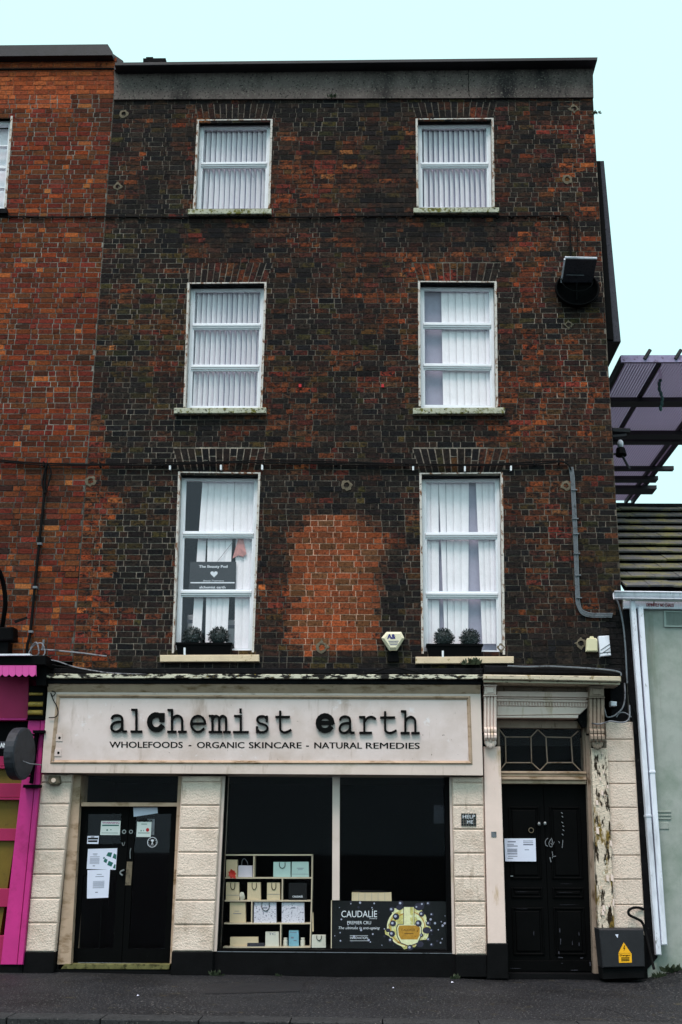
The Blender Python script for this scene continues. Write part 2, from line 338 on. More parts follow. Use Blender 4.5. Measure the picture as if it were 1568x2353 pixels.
def sheet(mb, pts, dz, n=10):
    vs = []; q = [gpt(*p) for p in pts]
    for j in range(n+1):
        for i in range(n+1):
            a = q[0].lerp(q[1], i/n); b = q[3].lerp(q[2], i/n); c = a.lerp(b, j/n); c.z = ground_z(c.x, c.y)+dz; vs.append(c)
    mb.add(vs, [[j*(n+1)+i, j*(n+1)+i+1, (j+1)*(n+1)+i+1, (j+1)*(n+1)+i] for j in range(n) for i in range(n)])
mb = MB(); sheet(mb, [(478, 2262), (702, 2256), (690, 2280), (466, 2284)], 0.005)
obj('pavement_patch', mb, M_patch, kind='structure', label='darker repaired patch in the pavement')
mb = MB(); sheet(mb, [(716, 2246), (719, 2246), (688, 2330), (684, 2330)], 0.004); sheet(mb, [(702, 2258), (704, 2258), (672, 2330), (669, 2330)], 0.0045)
sheet(mb, [(1392, 2318), (1394, 2316), (1460, 2336), (1458, 2338)], 0.004)
obj('pavement_joint', mb, M_patch, kind='structure', label='thin seam lines across the pavement')

# ------------------------------------------------------------------ brick walls
def blob(px, py, lst):
    t = 0.0
    for cx, cy, sx, sy, a in lst:
        t += a*math.exp(-((px-cx)/sx)**2 - ((py-cy)/sy)**2)
    return t
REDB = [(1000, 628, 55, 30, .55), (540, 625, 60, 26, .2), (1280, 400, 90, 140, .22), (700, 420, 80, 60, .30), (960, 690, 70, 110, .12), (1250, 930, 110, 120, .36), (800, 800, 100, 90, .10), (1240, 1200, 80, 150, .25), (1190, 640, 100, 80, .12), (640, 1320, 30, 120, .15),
        (480, 1330, 400, 30, 0), (520, 530, 90, 40, -.35), (1020, 530, 110, 40, -.35), (340, 700, 90, 240, -.16), (330, 1300, 90, 200, -.26), (640, 1200, 60, 140, -.25), (910, 1400, 60, 130, -.4),  # negative entries: soot, plus shade below the sills put into the colour
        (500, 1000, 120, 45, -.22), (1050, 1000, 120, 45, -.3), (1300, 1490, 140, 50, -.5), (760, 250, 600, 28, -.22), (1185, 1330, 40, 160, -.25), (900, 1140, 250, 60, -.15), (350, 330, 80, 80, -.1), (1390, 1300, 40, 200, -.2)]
OLIVE = [(340, 720, 100, 170, .55), (960, 780, 70, 80, .35), (1390, 1270, 40, 80, .7), (320, 1210, 80, 80, .2), (700, 760, 120, 100, .2), (760, 1515, 500, 15, .35), (820, 300, 200, 60, .15)]
def niche(px, py):        # rounded patch of cleaner brick where an arched opening was filled in
    if py > 1502 or py < 1184: return 0.0
    hw = 98 if py > 1275 else 98*math.sqrt(max(0, 1-((1275-py)/95.0)**2))+8
    if py > 1440: hw -= (py-1440)*0.35
    d_ = (hw - abs(px-766-(6 if py < 1260 else 0)) + 20*noise.noise(Vector((px*.02, py*.03, 3))))
    return smooth(-44, 34, d_)
DARKS = [(33, 32, 35), (28, 28, 31), (40, 37, 37), (47, 40, 37), (36, 33, 32), (52, 44, 40)]
REDS = [(128, 54, 44), (118, 50, 42), (128, 66, 40), (112, 56, 36), (144, 74, 44), (104, 54, 38), (116, 68, 44), (96, 50, 36), (136, 62, 38)]
ORNG = [(182, 98, 54), (170, 84, 46), (186, 112, 64), (164, 76, 44)]
OLV = [(62, 56, 36), (56, 52, 36), (70, 62, 38), (50, 48, 34)]
BK = 0.92
def jit(c, a=0.18):
    k = rng.uniform(1-a, 1+a); q = lin(c); return tuple(min(0.9, x*k*BK) for x in q)
def clay(dark, red, v, a=0.2):
    v = smooth(0.0, 1.0, v); return jit(lerp(dark, red, v), a)
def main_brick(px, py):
    if px > 1400 and py > 1400: return jit((26, 25, 26))
    nz = noise.noise(Vector((px*0.012, py*0.030, 2.0)))*0.62 + noise.noise(Vector((px*0.004, py*0.006, 9.0)))*0.35
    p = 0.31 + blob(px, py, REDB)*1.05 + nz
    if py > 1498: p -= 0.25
    if px < 255 + 14*math.sin(py*0.05) and py > 980: p = max(p, 0.85)
    v = p + rng.gauss(0.02, 0.17)
    if niche(px, py) < .3 and rng.random() < 0.05 + blob(px, py, OLIVE)*0.8: return jit(lerp(rng.choice(OLV), rng.choice(REDS), max(0, min(1, v*.5))))
    red = rng.choice(ORNG) if rng.random() < 0.04 + 0.10*max(0, p-.5) else rng.choice(REDS)
    base = lerp(rng.choice(DARKS), red, smooth(0.0, 1.0, v)); f = niche(px, py)
    if f > 0.02:
        k = 0.80 if py < 1290 else 0.97
        new = lerp((62, 46, 38), rng.choice([(152, 76, 48), (142, 72, 46), (162, 80, 48), (132, 70, 46), (112, 72, 48)]), k*rng.uniform(.85, 1))
        base = lerp(base, new, max(0, min(1, f*1.1 + rng.gauss(0, .14)*(1-abs(2*f-1)))))
    return jit(base, 0.2)
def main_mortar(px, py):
    if px > 1400 and py > 1400: return jit((24, 24, 25))
    nz = noise.noise(Vector((px*0.010, py*0.012, 5.0))) + .5*noise.noise(Vector((px*0.05, py*0.05, 15.0)))
    b = 96 + 42*nz + 46*blob(px, py, [(320, 760, 140, 200, .6), (1320, 700, 70, 500, .7), (480, 640, 150, 60, .8), (1060, 640, 150, 60, .5), (500, 1040, 160, 30, .9), (1060, 1040, 160, 30, .6), (330, 1300, 120, 250, .6), (880, 400, 130, 130, -.8), (1060, 540, 120, 40, -.9), (520, 540, 120, 40, -.8), (1300, 1480, 140, 60, -1)])  # negative entries under the sills put their shade into the mortar colour
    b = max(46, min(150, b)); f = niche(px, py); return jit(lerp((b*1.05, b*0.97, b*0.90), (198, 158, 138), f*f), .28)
def left_brick(px, py):
    return tuple(c*.80 for c in left_brick_(px, py))
def left_brick_(px, py):
    if py < 215 or (py < 245 and px < 160): return jit(rng.choice([(176, 88, 54), (164, 80, 50), (184, 98, 60), (152, 76, 52)]))
    nz = noise.noise(Vector((px*0.012, py*0.028, 12.0)))*0.25
    p = 0.92 + nz - (0.30 if (py > 235 and py < 300 and px > 180) else 0) - blob(px, py, [(60, 1200, 90, 130, .25), (20, 1420, 60, 90, .3), (110, 520, 200, 20, .3)])
    red = rng.choice(ORNG) if rng.random() < 0.05 + (0.25 if py > 1300 else 0) else rng.choice(REDS + [(122, 60, 46), (114, 54, 42)])
    return clay(rng.choice([(60, 46, 42), (48, 42, 42), (72, 52, 46)]), red, p + rng.gauss(0, .22))
def left_mortar(px, py):
    if py < 215: return jit((136, 88, 68), .2)
    b = 126 + 44*noise.noise(Vector((px*0.02, py*0.02, 1.0))) - (34 if py > 1050 else 0); return jit((b, b*0.97, b*0.93), .25)
CZ = 0.0848
def bricks(mb, mo, xa, xb, za, zb, holes, arches, fb, fm, S_=0.224, H_=0.110, J=0.0115):
    nrow = int((zb-za)/CZ + 0.5); ch = (zb-za)/nrow
    def cut(segs, z, lst):
        for q in lst:
            zt = (q[0][1]+q[1][1])/2; zl = (q[2][1]+q[3][1])/2
            if not (zl < z < zt): continue
            t = (zt-z)/(zt-zl); l = lerp(q[0], q[3], t)[0]; r = lerp(q[1], q[2], t)[0]; o = []
            for a, b in segs:
                if b <= l or a >= r: o.append((a, b)); continue
                if a < l: o.append((a, l))
                if b > r: o.append((r, b))
            segs = o
        return segs
    def brick(c, Y):
        p = proj(sum(k[0] for k in c)/4, 0, sum(k[1] for k in c)/4); colr = fb(*p)
        g = 0.0022
        c = [(k[0]+rng.uniform(-g, g), k[1]+rng.uniform(-g, g)) for k in c]
        yy = [Y+rng.uniform(-.0015, .0015) for _ in c]
        vs = [(k[0], yy[i], k[1]) for i, k in enumerate(c)] + [(k[0], 0.03, k[1]) for k in c]
        mb.m = 2 if (fb is main_brick and niche(*p) > .6) else 0
        mb.add(vs, [[3, 2, 1, 0]] + [[i, (i+1) % 4, 4+(i+1) % 4, 4+i] for i in range(4)], colr)
    for r in range(nrow):
        z0 = za+r*ch; zc = z0+ch/2; wob = 0.004*math.sin(r*1.7)
        x = xa-0.17*(r % 2)-rng.uniform(0, .05); k = r
        while x < xb:
            w = (S_ if k % 2 == 0 else H_)*rng.uniform(0.95, 1.06); k += 1
            a, b = max(x, xa), min(x+w, xb); x += w
            if b-a < 0.02: continue
            for s0, s1 in cut([(a, b)], zc, holes+arches):
                if s1-s0 < 0.03: continue
                h = J/2; dz = wob*noise.noise(Vector((s0*0.6, r, 0)))
                brick([(s0+h, z0+ch-h+dz), (s1-h, z0+ch-h+dz), (s1-h, z0+h+dz), (s0+h, z0+h+dz)], max(-.004, min(.0025, rng.gauss(0, .0022))))
        for s0, s1 in cut([(xa, xb)], zc, holes):
            n = max(1, int((s1-s0)/0.22))
            for i in range(n):
                a, b = s0+(s1-s0)*i/n, s0+(s1-s0)*(i+1)/n; p = proj((a+b)/2, 0, zc)
                mo.add([(a, .006, z0+ch), (b, .006, z0+ch), (b, .006, z0), (a, .006, z0)], [[3, 2, 1, 0]], fm(*p))
    for q in arches:
        n = int(round((q[3][0]-q[2][0])/-0.092))
        for i in range(n):
            t0, t1 = (i+0.08)/n, (i+0.92)/n; m = rng.choice([0.33, 0.66, 0.5])
            for v0, v1 in (((0.02, m-.02), (m+.02, .98))):
                brick([bil(q, t0, v0), bil(q, t1, v0), bil(q, t1, v1), bil(q, t0, v1)], rng.uniform(-.003, .002))

XP = xz((262, 228))[0]; XR = xz((1396, 795))[0]; ZT = xz((800, 226))[1]
Z_base = xz((784, 1566))[1]
WIN = {     # opening corners TL TR BR BL, transoms, sill (x0,x1,ytop,ybottom)
 'a': ([(456, 277), (624, 275.5), (618, 478), (447, 480)], [378], (432, 624, 480, 492)),
 'b': ([(958.6, 274.5), (1131.5, 273), (1134, 476), (961, 475)], [378], (950.8, 1147.6, 477, 488.5)),
 'c': ([(434.6, 652), (610, 650.8), (600, 937), (425, 936)], [749, 844], (400, 612, 937, 950)),
 'd': ([(964, 648), (1138.6, 649), (1142, 935.7), (966, 933.5)], [746.5, 841], (949.7, 1161, 937, 951)),
 'e': ([(413.4, 1087), (596, 1089), (581, 1499), (399, 1501)], [1228, 1363], (368, 596, 1505, 1521)),
 'f': ([(967.5, 1090), (1152.7, 1088.4), (1157.8, 1504), (972.5, 1502)], [1230.5, 1366.5], (955.8, 1181.5, 1509, 1525)),
}
holes = [[xz(p) for p in w[0]] for w in WIN.values()]
ARCH = [[(436, 603), (628, 603), (611, 650), (434, 651)], [(950, 604), (1152, 604), (1139, 648), (963, 647)],
        [(398, 1030), (612, 1030), (597, 1085), (413, 1085)], [(948, 1030), (1172, 1030), (1153, 1086), (967, 1087)],
        [(448, 236), (636, 234), (625, 274), (456, 275)], [(946, 234), (1142, 233), (1132, 271), (958, 273)]]
arches = [[xz(p) for p in q] for q in ARCH]
BB = thing('brick_building', (0.0, 0.0, 0.0), 'four storey sooty red brick building with a cream shopfront and six white windows', 'building')
mb, mo = MB(), MB(); mb.col = []; mo.col = []
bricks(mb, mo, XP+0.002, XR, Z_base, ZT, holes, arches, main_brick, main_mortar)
n0 = len(mb.v); mb.m = 0
for f_, c_ in zip(mo.f, mo.col): mb.f.append([n0+i for i in f_]); mb.mi.append(1); mb.col.append(c_)
mb.v += mo.v
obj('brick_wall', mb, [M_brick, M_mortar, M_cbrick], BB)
# gable, back and roof close the building
ZC = xz((800, 137), -0.2)[1]
mb = MB().box(XR-0.22, XR-0.004, 0.012, 9.0, 0, ZT+0.3); obj('gable_wall', mb, M_dark, BB)
mb = MB().box(XP+0.02, XR-0.23, 8.7, 9.0, 0, ZT+0.3); obj('rear_wall', mb, M_dark, BB)
mb = MB().box(XP+0.02, XR-0.23, 0.5, 8.69, ZT-0.1, ZT+0.1); obj('roof', mb, M_lead, BB)
mb = MB().box(XP+0.012, XP+0.1, 0.04, 8.69, 0, ZT-0.11)
for Z0, Z1 in ((0, 0.06), (2.95, 3.2), (xz((784, 1010))[1]-.1, xz((784, 1010))[1]+.1), (xz((784, 560))[1]-.1, xz((784, 560))[1]+.1)): mb.box(XP+0.102, XR-0.232, 0.42, 6.0, Z0, Z1)
mb.box(XP+0.102, XR-0.232, 6.02, 6.2, 0, ZT-0.11); mb.box(-0.6, -0.5, 0.42, 6.0, 3.21, ZT-0.12)
obj('interior', mb, M_upshell, BB)
# parapet
mb = MB(); mb.prism([(263, 156.5), (1362.5, 147), (1364.5, 223.5), (262, 228.5)], -0.035, 0.40); obj('parapet_band', mb, M_render, BB)
mb = MB(); pts = [(1077, 150)]
for i in range(14): pts.append((1077+rng.uniform(-1.6, 2.0)+i*0.08, 156+i*5))
mb.stroke(pts, 1.6, -0.039, -0.034); obj('parapet_crack', mb, M_letter, BB)
mb = MB(); q = [(264, 143), (1374, 130.5), (1373, 138), (264, 151)]
mb.prism(q, -0.24, 0.45, 0.01); mb.prism([(263, 152), (1368, 140), (1366, 150), (263, 160)], -0.10, 0.41)
obj('coping', mb, M_lead, BB)
mb = MB().prism([(329, 133), (381, 132.5), (381, 142), (329, 143)], -0.1, 0.3, 0.01); mb.prism([(336, 131), (352, 130.8), (352, 133), (336, 133)], -0.08, 0.2)
obj('roof_vent', mb, M_dark, BB)

# windows
def window(key, blindless=False):
    op, trs, sill = WIN[key]; q = [xz(p) for p in op]
    mb = MB(); ins = sub(q, 0.012, 0.988, 0.004, 0.996)
    inner = mb.frameW(ins, 0.045, 0.045, 0.045, 0.045, 0.115, 0.20, 0.006)
    h = inner[0][1]-inner[3][1]; vsn = [0.0]
    for t in trs:
        z = at((op[0][0]+op[1][0])/2, t, 0.115).z; vsn.append((inner[0][1]-z)/h)
    vsn.append(1.0); panes = []
    for i in range(len(vsn)-1):
        a = vsn[i]+(0.030/h if i else 0); b = vsn[i+1]-(0.030/h if i < len(vsn)-2 else 0)
        if i: mb.prismW(sub(inner, 0, 1, vsn[i]-0.029/h, vsn[i]+0.007/h), 0.100, 0.19, 0.006); mb.prismW(sub(inner, 0, 1, vsn[i]+0.009/h, vsn[i]+0.029/h), 0.112, 0.19)
        qq = sub(inner, 0, 1, a, b)
        qi = mb.frameW(qq, 0.022, 0.022, 0.022, 0.022, 0.130, 0.17); panes.append(qi)
    w = obj('window', mb, M_white, BB)
    for p in panes:
        g = MB(); g.prismW(p, 0.148, 0.150); obj('glass_pane', g, M_upglass, w)
    rv = MB(); rv.frameW(sub(q, -0.018, 1.018, -0.008, 1.0), 0.032, 0.032, 0.018, 0, -0.007, 0.30); obj('window_reveal', rv, M_reveal, w)
    hs = MB(); hs.prismW(sub(q, 0.02, .98, 0.0035, 0.014), 0.012, 0.30); obj('lintel_soffit', hs, M_dark, w)  # underside of the opening, coloured darker than the reveal sides
    sb = MB(); sb.prism([(sill[0], sill[2]), (sill[1], sill[2]-1), (sill[1], sill[3]-1), (sill[0], sill[3])], -0.085, 0.19, 0.008)
    obj('window_sill', sb, M_creamsill if key in 'ef' else M_mossill, w)
    if key in 'ad':
        ck_ = MB(); ck_.stroke(*(([(577, 379), (579, 390), (578.5, 397), (582, 408)], 1.1) if key == 'a' else ([(1094, 752), (1110, 756), (1121, 762)], .9)), 0.145, 0.147); obj('pane_crack', ck_, M_ink, w)
    return q
for k in WIN: window(k)

# blinds hang inside the rooms
def slat_blind(op, x0, x1, pitch, ang, label, Y=0.215):
    mb = MB(); q = [xz(p) for p in op]; zt, zb = q[0][1]-0.05, q[3][1]+0.03; n = int((x1-x0)/pitch)
    for i in range(n):
        x = x0+(i+.5)*pitch; a = R(ang+rng.uniform(-5, 5)); wd = 0.086; sh = rng.uniform(-.004, .004)
        vs = []
        for k in range(5):
            t = (k/4-.5)*wd; bow = 0.006*(1-(2*k/4-1)**2)
            for z, s_ in ((zt, 0), (zb, sh)): vs.append((x+s_+t*math.cos(a)-bow*math.sin(a), Y+t*math.sin(a)-bow*math.cos(a), z))
        mb.add(vs, [[2*k, 2*k+2, 2*k+3, 2*k+1] for k in range(4)])
    mb.box(x0, x1, Y-0.02, Y+0.02, zt, zt+0.03); mb.mat(1).box(x0-.02, x1+.02, Y+.085, Y+.09, zb-.02, zt+.03)  # second box: grey sheet added for the shade between slats
    return obj('vertical_blind', mb, [M_blind, M_gapback], label=label, cat='blind', group='vertical blinds in the upper windows')
def px_blind(slats, label, Y=0.20, back=None):         # slats: (top left, top right, bottom left, bottom right, top y, bottom y) in the picture
    mb = MB()
    for i, (a, b, c, d_, yt, yb) in enumerate(slats):
        yy = Y+0.010*(i % 3); n = max(1, int(round((b-a)/16)))
        for k in range(n):
            t0, t1 = k/n, (k+1)/n
            P = [xz(lerp((a, yt), (b, yt), t0), yy), xz(lerp((a, yt), (b, yt), t1), yy), xz(lerp((c, yb), (d_, yb), t1), yy), xz(lerp((c, yb), (d_, yb), t0), yy)]
            vs = []; tilt = rng.uniform(0.003, 0.009)
            for j in range(4):
                s = j/3
                for A, B in ((P[0], P[1]), (P[3], P[2])):
                    m = lerp(A, B, s); vs.append((m[0], yy+tilt*(s*2-1)+0.004*(2*s-1)**2, m[1]))
            mb.add(vs, [[2*j, 2*j+2, 2*j+3, 2*j+1] for j in range(3)])
    x = [v[0] for v in mb.v]; z = max(v[2] for v in mb.v); mb.box(min(x), max(x), Y-0.01, Y+0.03, z+0.001, z+0.03)
    if back: mb.mat(1).prism(back, Y+.06, Y+.064)  # grey sheet added behind the uncovered glass
    return obj('vertical_blind', mb, [M_blind, M_gapback], label=label, cat='blind', group='vertical blinds in the upper windows')
def span(key, lo=0.02, hi=0.98):
    q = [xz(p) for p in WIN[key][0]]; x0 = min(q[0][0], q[3][0]); x1 = max(q[1][0], q[2][0]); return x0+(x1-x0)*lo, x0+(x1-x0)*hi
slat_blind(WIN['a'][0], *span('a'), 0.082, 47, 'pale striped vertical blind in the top floor window with a cracked lower pane')
slat_blind(WIN['b'][0], *span('b'), 0.080, 47, 'pale striped vertical blind in the top floor window near the gable corner')
slat_blind(WIN['c'][0], *span('c'), 0.078, 48, 'half open striped vertical blind in the three pane second floor window')
px_blind([(1014, 1130, 1019, 1136, 655, 934)], 'white vertical blind drawn to one side beside a bare grey strip of glass', back=[(960, 640), (1030, 640), (1034, 940), (960, 940)])
kx = lambda v: v*.5042; ky = lambda v: 1047.8+v*.5042
px_blind([(kx(925), kx(1070), kx(906), kx(1064), ky(112), ky(372)), (kx(1072), kx(1165), kx(1066), kx(1165), ky(112), ky(372)),
          (kx(904), kx(942), kx(872), kx(915), ky(370), ky(880)), (kx(948), kx(1060), kx(936), kx(1034), ky(370), ky(880)),
          (kx(1076), kx(1150), kx(1070), kx(1140), ky(376), ky(885))], 'gappy white vertical blind with splayed slats behind the beauty sign')
kx2 = lambda v: 772+v*.5076; ky2 = lambda v: 1047.8+v*.5076
px_blind([(kx2(397), kx2(465), kx2(403), kx2(470), ky2(112), ky2(890)), (kx2(466), kx2(497), kx2(492), kx2(506), ky2(112), ky2(800)), (kx2(499), kx2(603), kx2(510), kx2(600), ky2(112), ky2(890)),
          (kx2(634), kx2(724), kx2(664), kx2(726), ky2(112), ky2(850))], 'white vertical blind with a wide wedge shaped gap in the first floor window', back=[(995, 1080), (1160, 1080), (1166, 1510), (998, 1510)])
# things seen in the first floor room
for (x, y, w, h) in ((446, 1412, 30, 60), (533, 1424, 34, 62)):
    mb = MB().prism(rect(x-w/2, y, x+w/2, y+h), 0.55, 0.75, 0.02); mb.mat(1).prism(rect(x-w/2-0.3, y+12, x+w/2+.3, y+20), 0.545, 0.70)
    obj('treatment_chair', mb, [M_blind, M_ink], label='white chair back with grey band behind the blind gap %s' % ('beside the dark glass' if x < 500 else 'under the pink cloth'), cat='chair', group='chairs seen through the blind')

# ------------------------------------------------------------------ sign and pennant in the window
Y = 0.175; q = [(437.6, 1290.8), (543.5, 1290.8), (542, 1356.4), (434.6, 1356.4)]
M_signbg = mat('charcoal_sign_board', S(40, 42, 48), 0.6, 0.08, 5, (), 0.02, 20, 0.3); M_signw = mat('white_sign_print', S(214, 218, 228), 0.7, 0.04, 5, (), 0, 10, 0.2)
bs = obj('window_sign', MB().prism(q, Y, Y+0.006), M_signbg, label='charcoal board with a white heart reading The Beauty Pod standing in the window', cat='sign')
kx3 = lambda v: (420+v/6.533)*.9191; ky3 = lambda v: (1350+v/6.533)*.9191
def kq(x0, y0, x1, y1): return rect(kx3(x0), ky3(y0), kx3(x1), ky3(y1))
mb = MB(); Yt = Y-0.002
mb.text('The Beauty Pod', kq(512, 412, 975, 468), Yt, 0.02); mb.text('Beauty Treatments', kq(580, 652, 920, 685), Yt, 0.0, 0.3); mb.text('alchemist earth', kq(518, 752, 942, 792), Yt, 0.015)
mb.flat(kq(372, 688, 1092, 708), Yt)
hh = []
for i in range(24):
    t = 2*math.pi*i/24; hh.append((757+60*0.0625*16*math.sin(t)**3, 555-(13*math.cos(t)-5*math.cos(2*t)-2*math.cos(3*t)-math.cos(4*t))*3.6))
mb.flat([(kx3(a), ky3(b)) for a, b in hh], Yt)
obj('lettering', mb, M_signw, bs)
mb = MB(); mb.stroke([(kx3(812), ky3(350)), (kx3(1085), ky3(5))], 0.8, 0.180, 0.183)
P = [xz(p, 0.17) for p in [(551, 1228), (557, 1228), (567, 1273), (559, 1279), (548, 1276), (534.5, 1283), (541, 1262)]]
M_pinkc = mat('faded_pink_cloth', S(198, 140, 138), 0.9, 0.12, 20, (), 0.2, 40, 0.1)
pn = obj('hanging_string', mb, M_wcable, label='thin grey string slanting from the sash to the sign', cat='string')
mb = MB(); c = xz((551, 1258), 0.17)
vs = [(c[0], 0.165, c[1])] + [(p[0], 0.172+0.012*(i % 2), p[1]) for i, p in enumerate(P)]
mb.add(vs, [[0, i+1, (i+1) % len(P)+1] for i in range(len(P))]); obj('cloth_pennant', mb, M_pinkc, label='crumpled faded pink cloth hanging inside the sash window', cat='cloth')

# ------------------------------------------------------------------ planters
def planter(poly, balls, label, blabels):
    Yf = -0.06
    w = [xz(p, Yf) for p in poly]; x0, x1 = w[0][0], w[1][0]; zt, zb = w[0][1], w[3][1]
    mb = MB(); vs = []
    for (z, dx, ya, yb) in ((zb, 0.03, Yf+0.02, 0.09), (zt-0.03, 0.005, Yf+0.004, 0.098), (zt-0.03, -0.006, Yf-0.006, 0.1), (zt, -0.006, Yf-0.006, 0.1), (zt, 0.012, Yf+0.012, 0.088), (zt-0.02, 0.014, Yf+0.014, 0.086)):
        vs += [(x0+dx, ya, z), (x1-dx, ya, z), (x1-dx, yb, z), (x0+dx, yb, z)]
    fs = [[3, 2, 1, 0], [20, 21, 22, 23]]
    for k in range(5):
        for i in range(4): j = (i+1) % 4; fs.append([4*k+i, 4*k+j, 4*k+4+j, 4*k+4+i])
    mb.add(vs, fs); p = obj('planter_box', mb, M_black, label=label, cat='planter', group='window box planters')
    for (cx, cy, r), bl in zip(balls, blabels):
        c = xz((cx, cy), 0.02); rr = r*0.0059; mb = MB(); rg = random.Random(int(cx))
        for i in range(1000):
            u = rg.uniform(-.55, 1); ph = rg.uniform(0, 6.283); s = math.sqrt(1-u*u); d_ = Vector((s*math.cos(ph), s*math.sin(ph), u)); k = rr*rg.uniform(.66, 1.0)
            b = Vector((c[0], 0.02, c[1])) + d_*k; b.y = 0.02 + d_.y*k*0.62
            t = Vector((rg.gauss(0, 1), rg.gauss(0, 1), rg.gauss(0, 1))).normalized(); n = d_.cross(t).normalized(); s2 = rg.uniform(.013, .022)
            tip = d_*s2*1.3+t*s2*0.6
            mb.add([b-n*s2*.45, b+tip*.5-n*s2*.1, b+tip, b+n*s2*.45], [[0, 1, 2, 3]])
        mb.ball((c[0], 0.02, c[1]), rr*.80, rr*.55, rr*.80)
        obj('potted_shrub', mb, M_leaf, label=bl, cat='plant', group='round shrubs in the window boxes')
planter([(405, 1476), (534, 1476), (524, 1505), (408, 1505)], [(443, 1464, 24), (503, 1463, 24)], 'black trough planter on the sill below the beauty sign',
        ['round leafy shrub in the trough below the beauty sign, nearer the dark strip of glass', 'round leafy shrub in the trough below the beauty sign, nearer the pink pennant'])
planter([(981, 1479), (1110, 1480), (1106, 1509), (984, 1508)], [(1021, 1467, 24), (1081, 1468, 24)], 'black trough planter on the sill beside the hexagonal alarm box',
        ['round leafy shrub nearer the hexagonal alarm box', 'round leafy shrub in front of the wedge shaped blind gap'])
for (x, y0, y1, lb) in ((424.5, 1488, 1505, 'below the beauty sign'), (1018, 1495, 1510, 'beside the alarm box')):
    obj('planter_bracket', MB().prism(rect(x-2, y0, x+2.5, y1), -0.085, -0.07), M_white, label='small white peg holding the trough planter '+lb, cat='bracket', group='pegs holding the planters')

# ------------------------------------------------------------------ fixtures on the brick face
hexa = [(888.8, 1451), (923, 1451), (930, 1465), (912, 1494), (896, 1494), (877, 1465)]
M_alarm = mat('cream_alarm_plastic', S(226, 218, 192), 0.5, 0.05, 5, [(S(160, 130, 80), 14, 0.6, 0.75)], 0.03, 30, 0.4)
al = obj('alarm_box', MB().prism(hexa, -0.12, 0.0, 0.035), M_alarm, label='cream hexagonal alarm box with blue A& lettering on the brick wall', cat='alarm')
M_blue = mat('blue_print', S(44, 44, 120), 0.6, 0.05, 5, (), 0, 10, 0.2)
mb = MB(); mb.text('A&', rect(891, 1457, 909, 1468), -0.1225, 0.03)
for y in (1472.5, 1476.5, 1480.5): mb.flat(rect(893+(y-1472)*.4, y, 917-(y-1472)*.4, y+1.4), -0.1225)
obj('lettering', mb, M_blue, al); obj('alarm_bracket', MB().prism([(893, 1495), (915, 1495), (918, 1520), (891, 1520)], -0.05, 0.0), M_black, al)
M_ivory = mat('ivory_plastic', S(214, 206, 172), 0.5, 0.06, 6, [(S(150, 136, 96), 16, 0.6, 0.75)], 0.03, 30, 0.4)
jb = obj('junction_box', MB().prism([(1351, 1466), (1371, 1466), (1374, 1470), (1374.5, 1497), (1347.5, 1497), (1349, 1470)], -0.07, -0.002, 0.012), M_ivory, label='ivory junction box with a domed top on the brick corner', cat='junction box')
obj('mounting_lug', MB().prism([(1357, 1462), (1364, 1462), (1366, 1466), (1355, 1466)], -0.02, -0.003), M_ivory, jb)
jb = obj('junction_box', MB().prism([(1376, 1461.5), (1400.5, 1460), (1405, 1506), (1380.5, 1508.5)], -0.08, -0.002, 0.008), M_pvc, label='tilted white junction box crossed by thin wires', cat='junction box')
for i, (a, b) in enumerate((((1381, 1494), (1402, 1480)), ((1386, 1500), (1403, 1488)))): obj('wire', MB().tube_px([a, b], -0.083, 0.004, 5, False), M_cable, jb)
obj('lid_joint', MB().prism([(1380, 1500), (1404, 1497.5), (1404.4, 1499), (1380, 1501.5)], -0.083, -0.07), M_cable, jb)
# drum lamp with square hood
LB = thing('wall_lamp', at(1324, 670, 0), 'black round drum lamp under a tilted square hood on the brick wall', 'lamp')
c = xz((1324, 672)); mb = MB(); rr = 0.31
prof = [(rr*.95, 0.0), (rr, -0.10), (rr*1.06, -0.11), (rr*1.06, -0.15), (rr*.98, -0.155), (rr*.96, -0.06), (0.0, -0.055)]; n = 32; vs = []
for r_, y in prof: vs += [(c[0]+r_*math.sin(2*math.pi*k/n), y, c[1]+0.86*r_*math.cos(2*math.pi*k/n)) for k in range(n)]
mb.add(vs, [[a*n+k, (a+1)*n+k, (a+1)*n+(k+1) % n, a*n+(k+1) % n] for a in range(len(prof)-1) for k in range(n)]); obj('lamp_drum', mb, M_black, LB, True)
f0, f1, b0, b1 = at(1299, 595, -0.52), at(1372.5, 597, -0.52), at(1291, 649, -0.12), at(1362, 649, -0.12)
th = Vector((0, 0.02, 0.055)); mb = MB(); V8 = [f0, f1, b1, b0, f0+th, f1+th, b1+th, b0+th]
mb.add(V8, [[0, 1, 2, 3], [7, 6, 5, 4], [0, 4, 5, 1], [1, 5, 6, 2], [2, 6, 7, 3], [3, 7, 4, 0]]); obj('lamp_hood', mb, M_hoard, LB)
ed = MB(); ed.tube([f0+th*.5-Vector((0, .004, 0)), f1+th*.5-Vector((0, .004, 0))], 0.018, 5); ed.tube([f0-Vector((.006, 0, 0)), b0-Vector((.006, 0, 0))], 0.014, 5); obj('hood_edge', ed, M_pvc, LB)
obj('cross_bar', MB().tube([f0.lerp(b0, .66)+Vector((.05, -.012, -.012)), f1.lerp(b1, .66)+Vector((-.15, -.012, -.012))], 0.006, 5), M_gcable, LB)
mb = MB(); mb.tube_px([(1291, 640), (1296, 655), (1315, 667), (1340, 668), (1358, 658), (1363, 645)], -0.2, 0.008, 6); mb.tube([at(1326, 650, -.12), at(1326, 690, -.06)], 0.014, 6); obj('lamp_arm', mb, M_cable, LB)

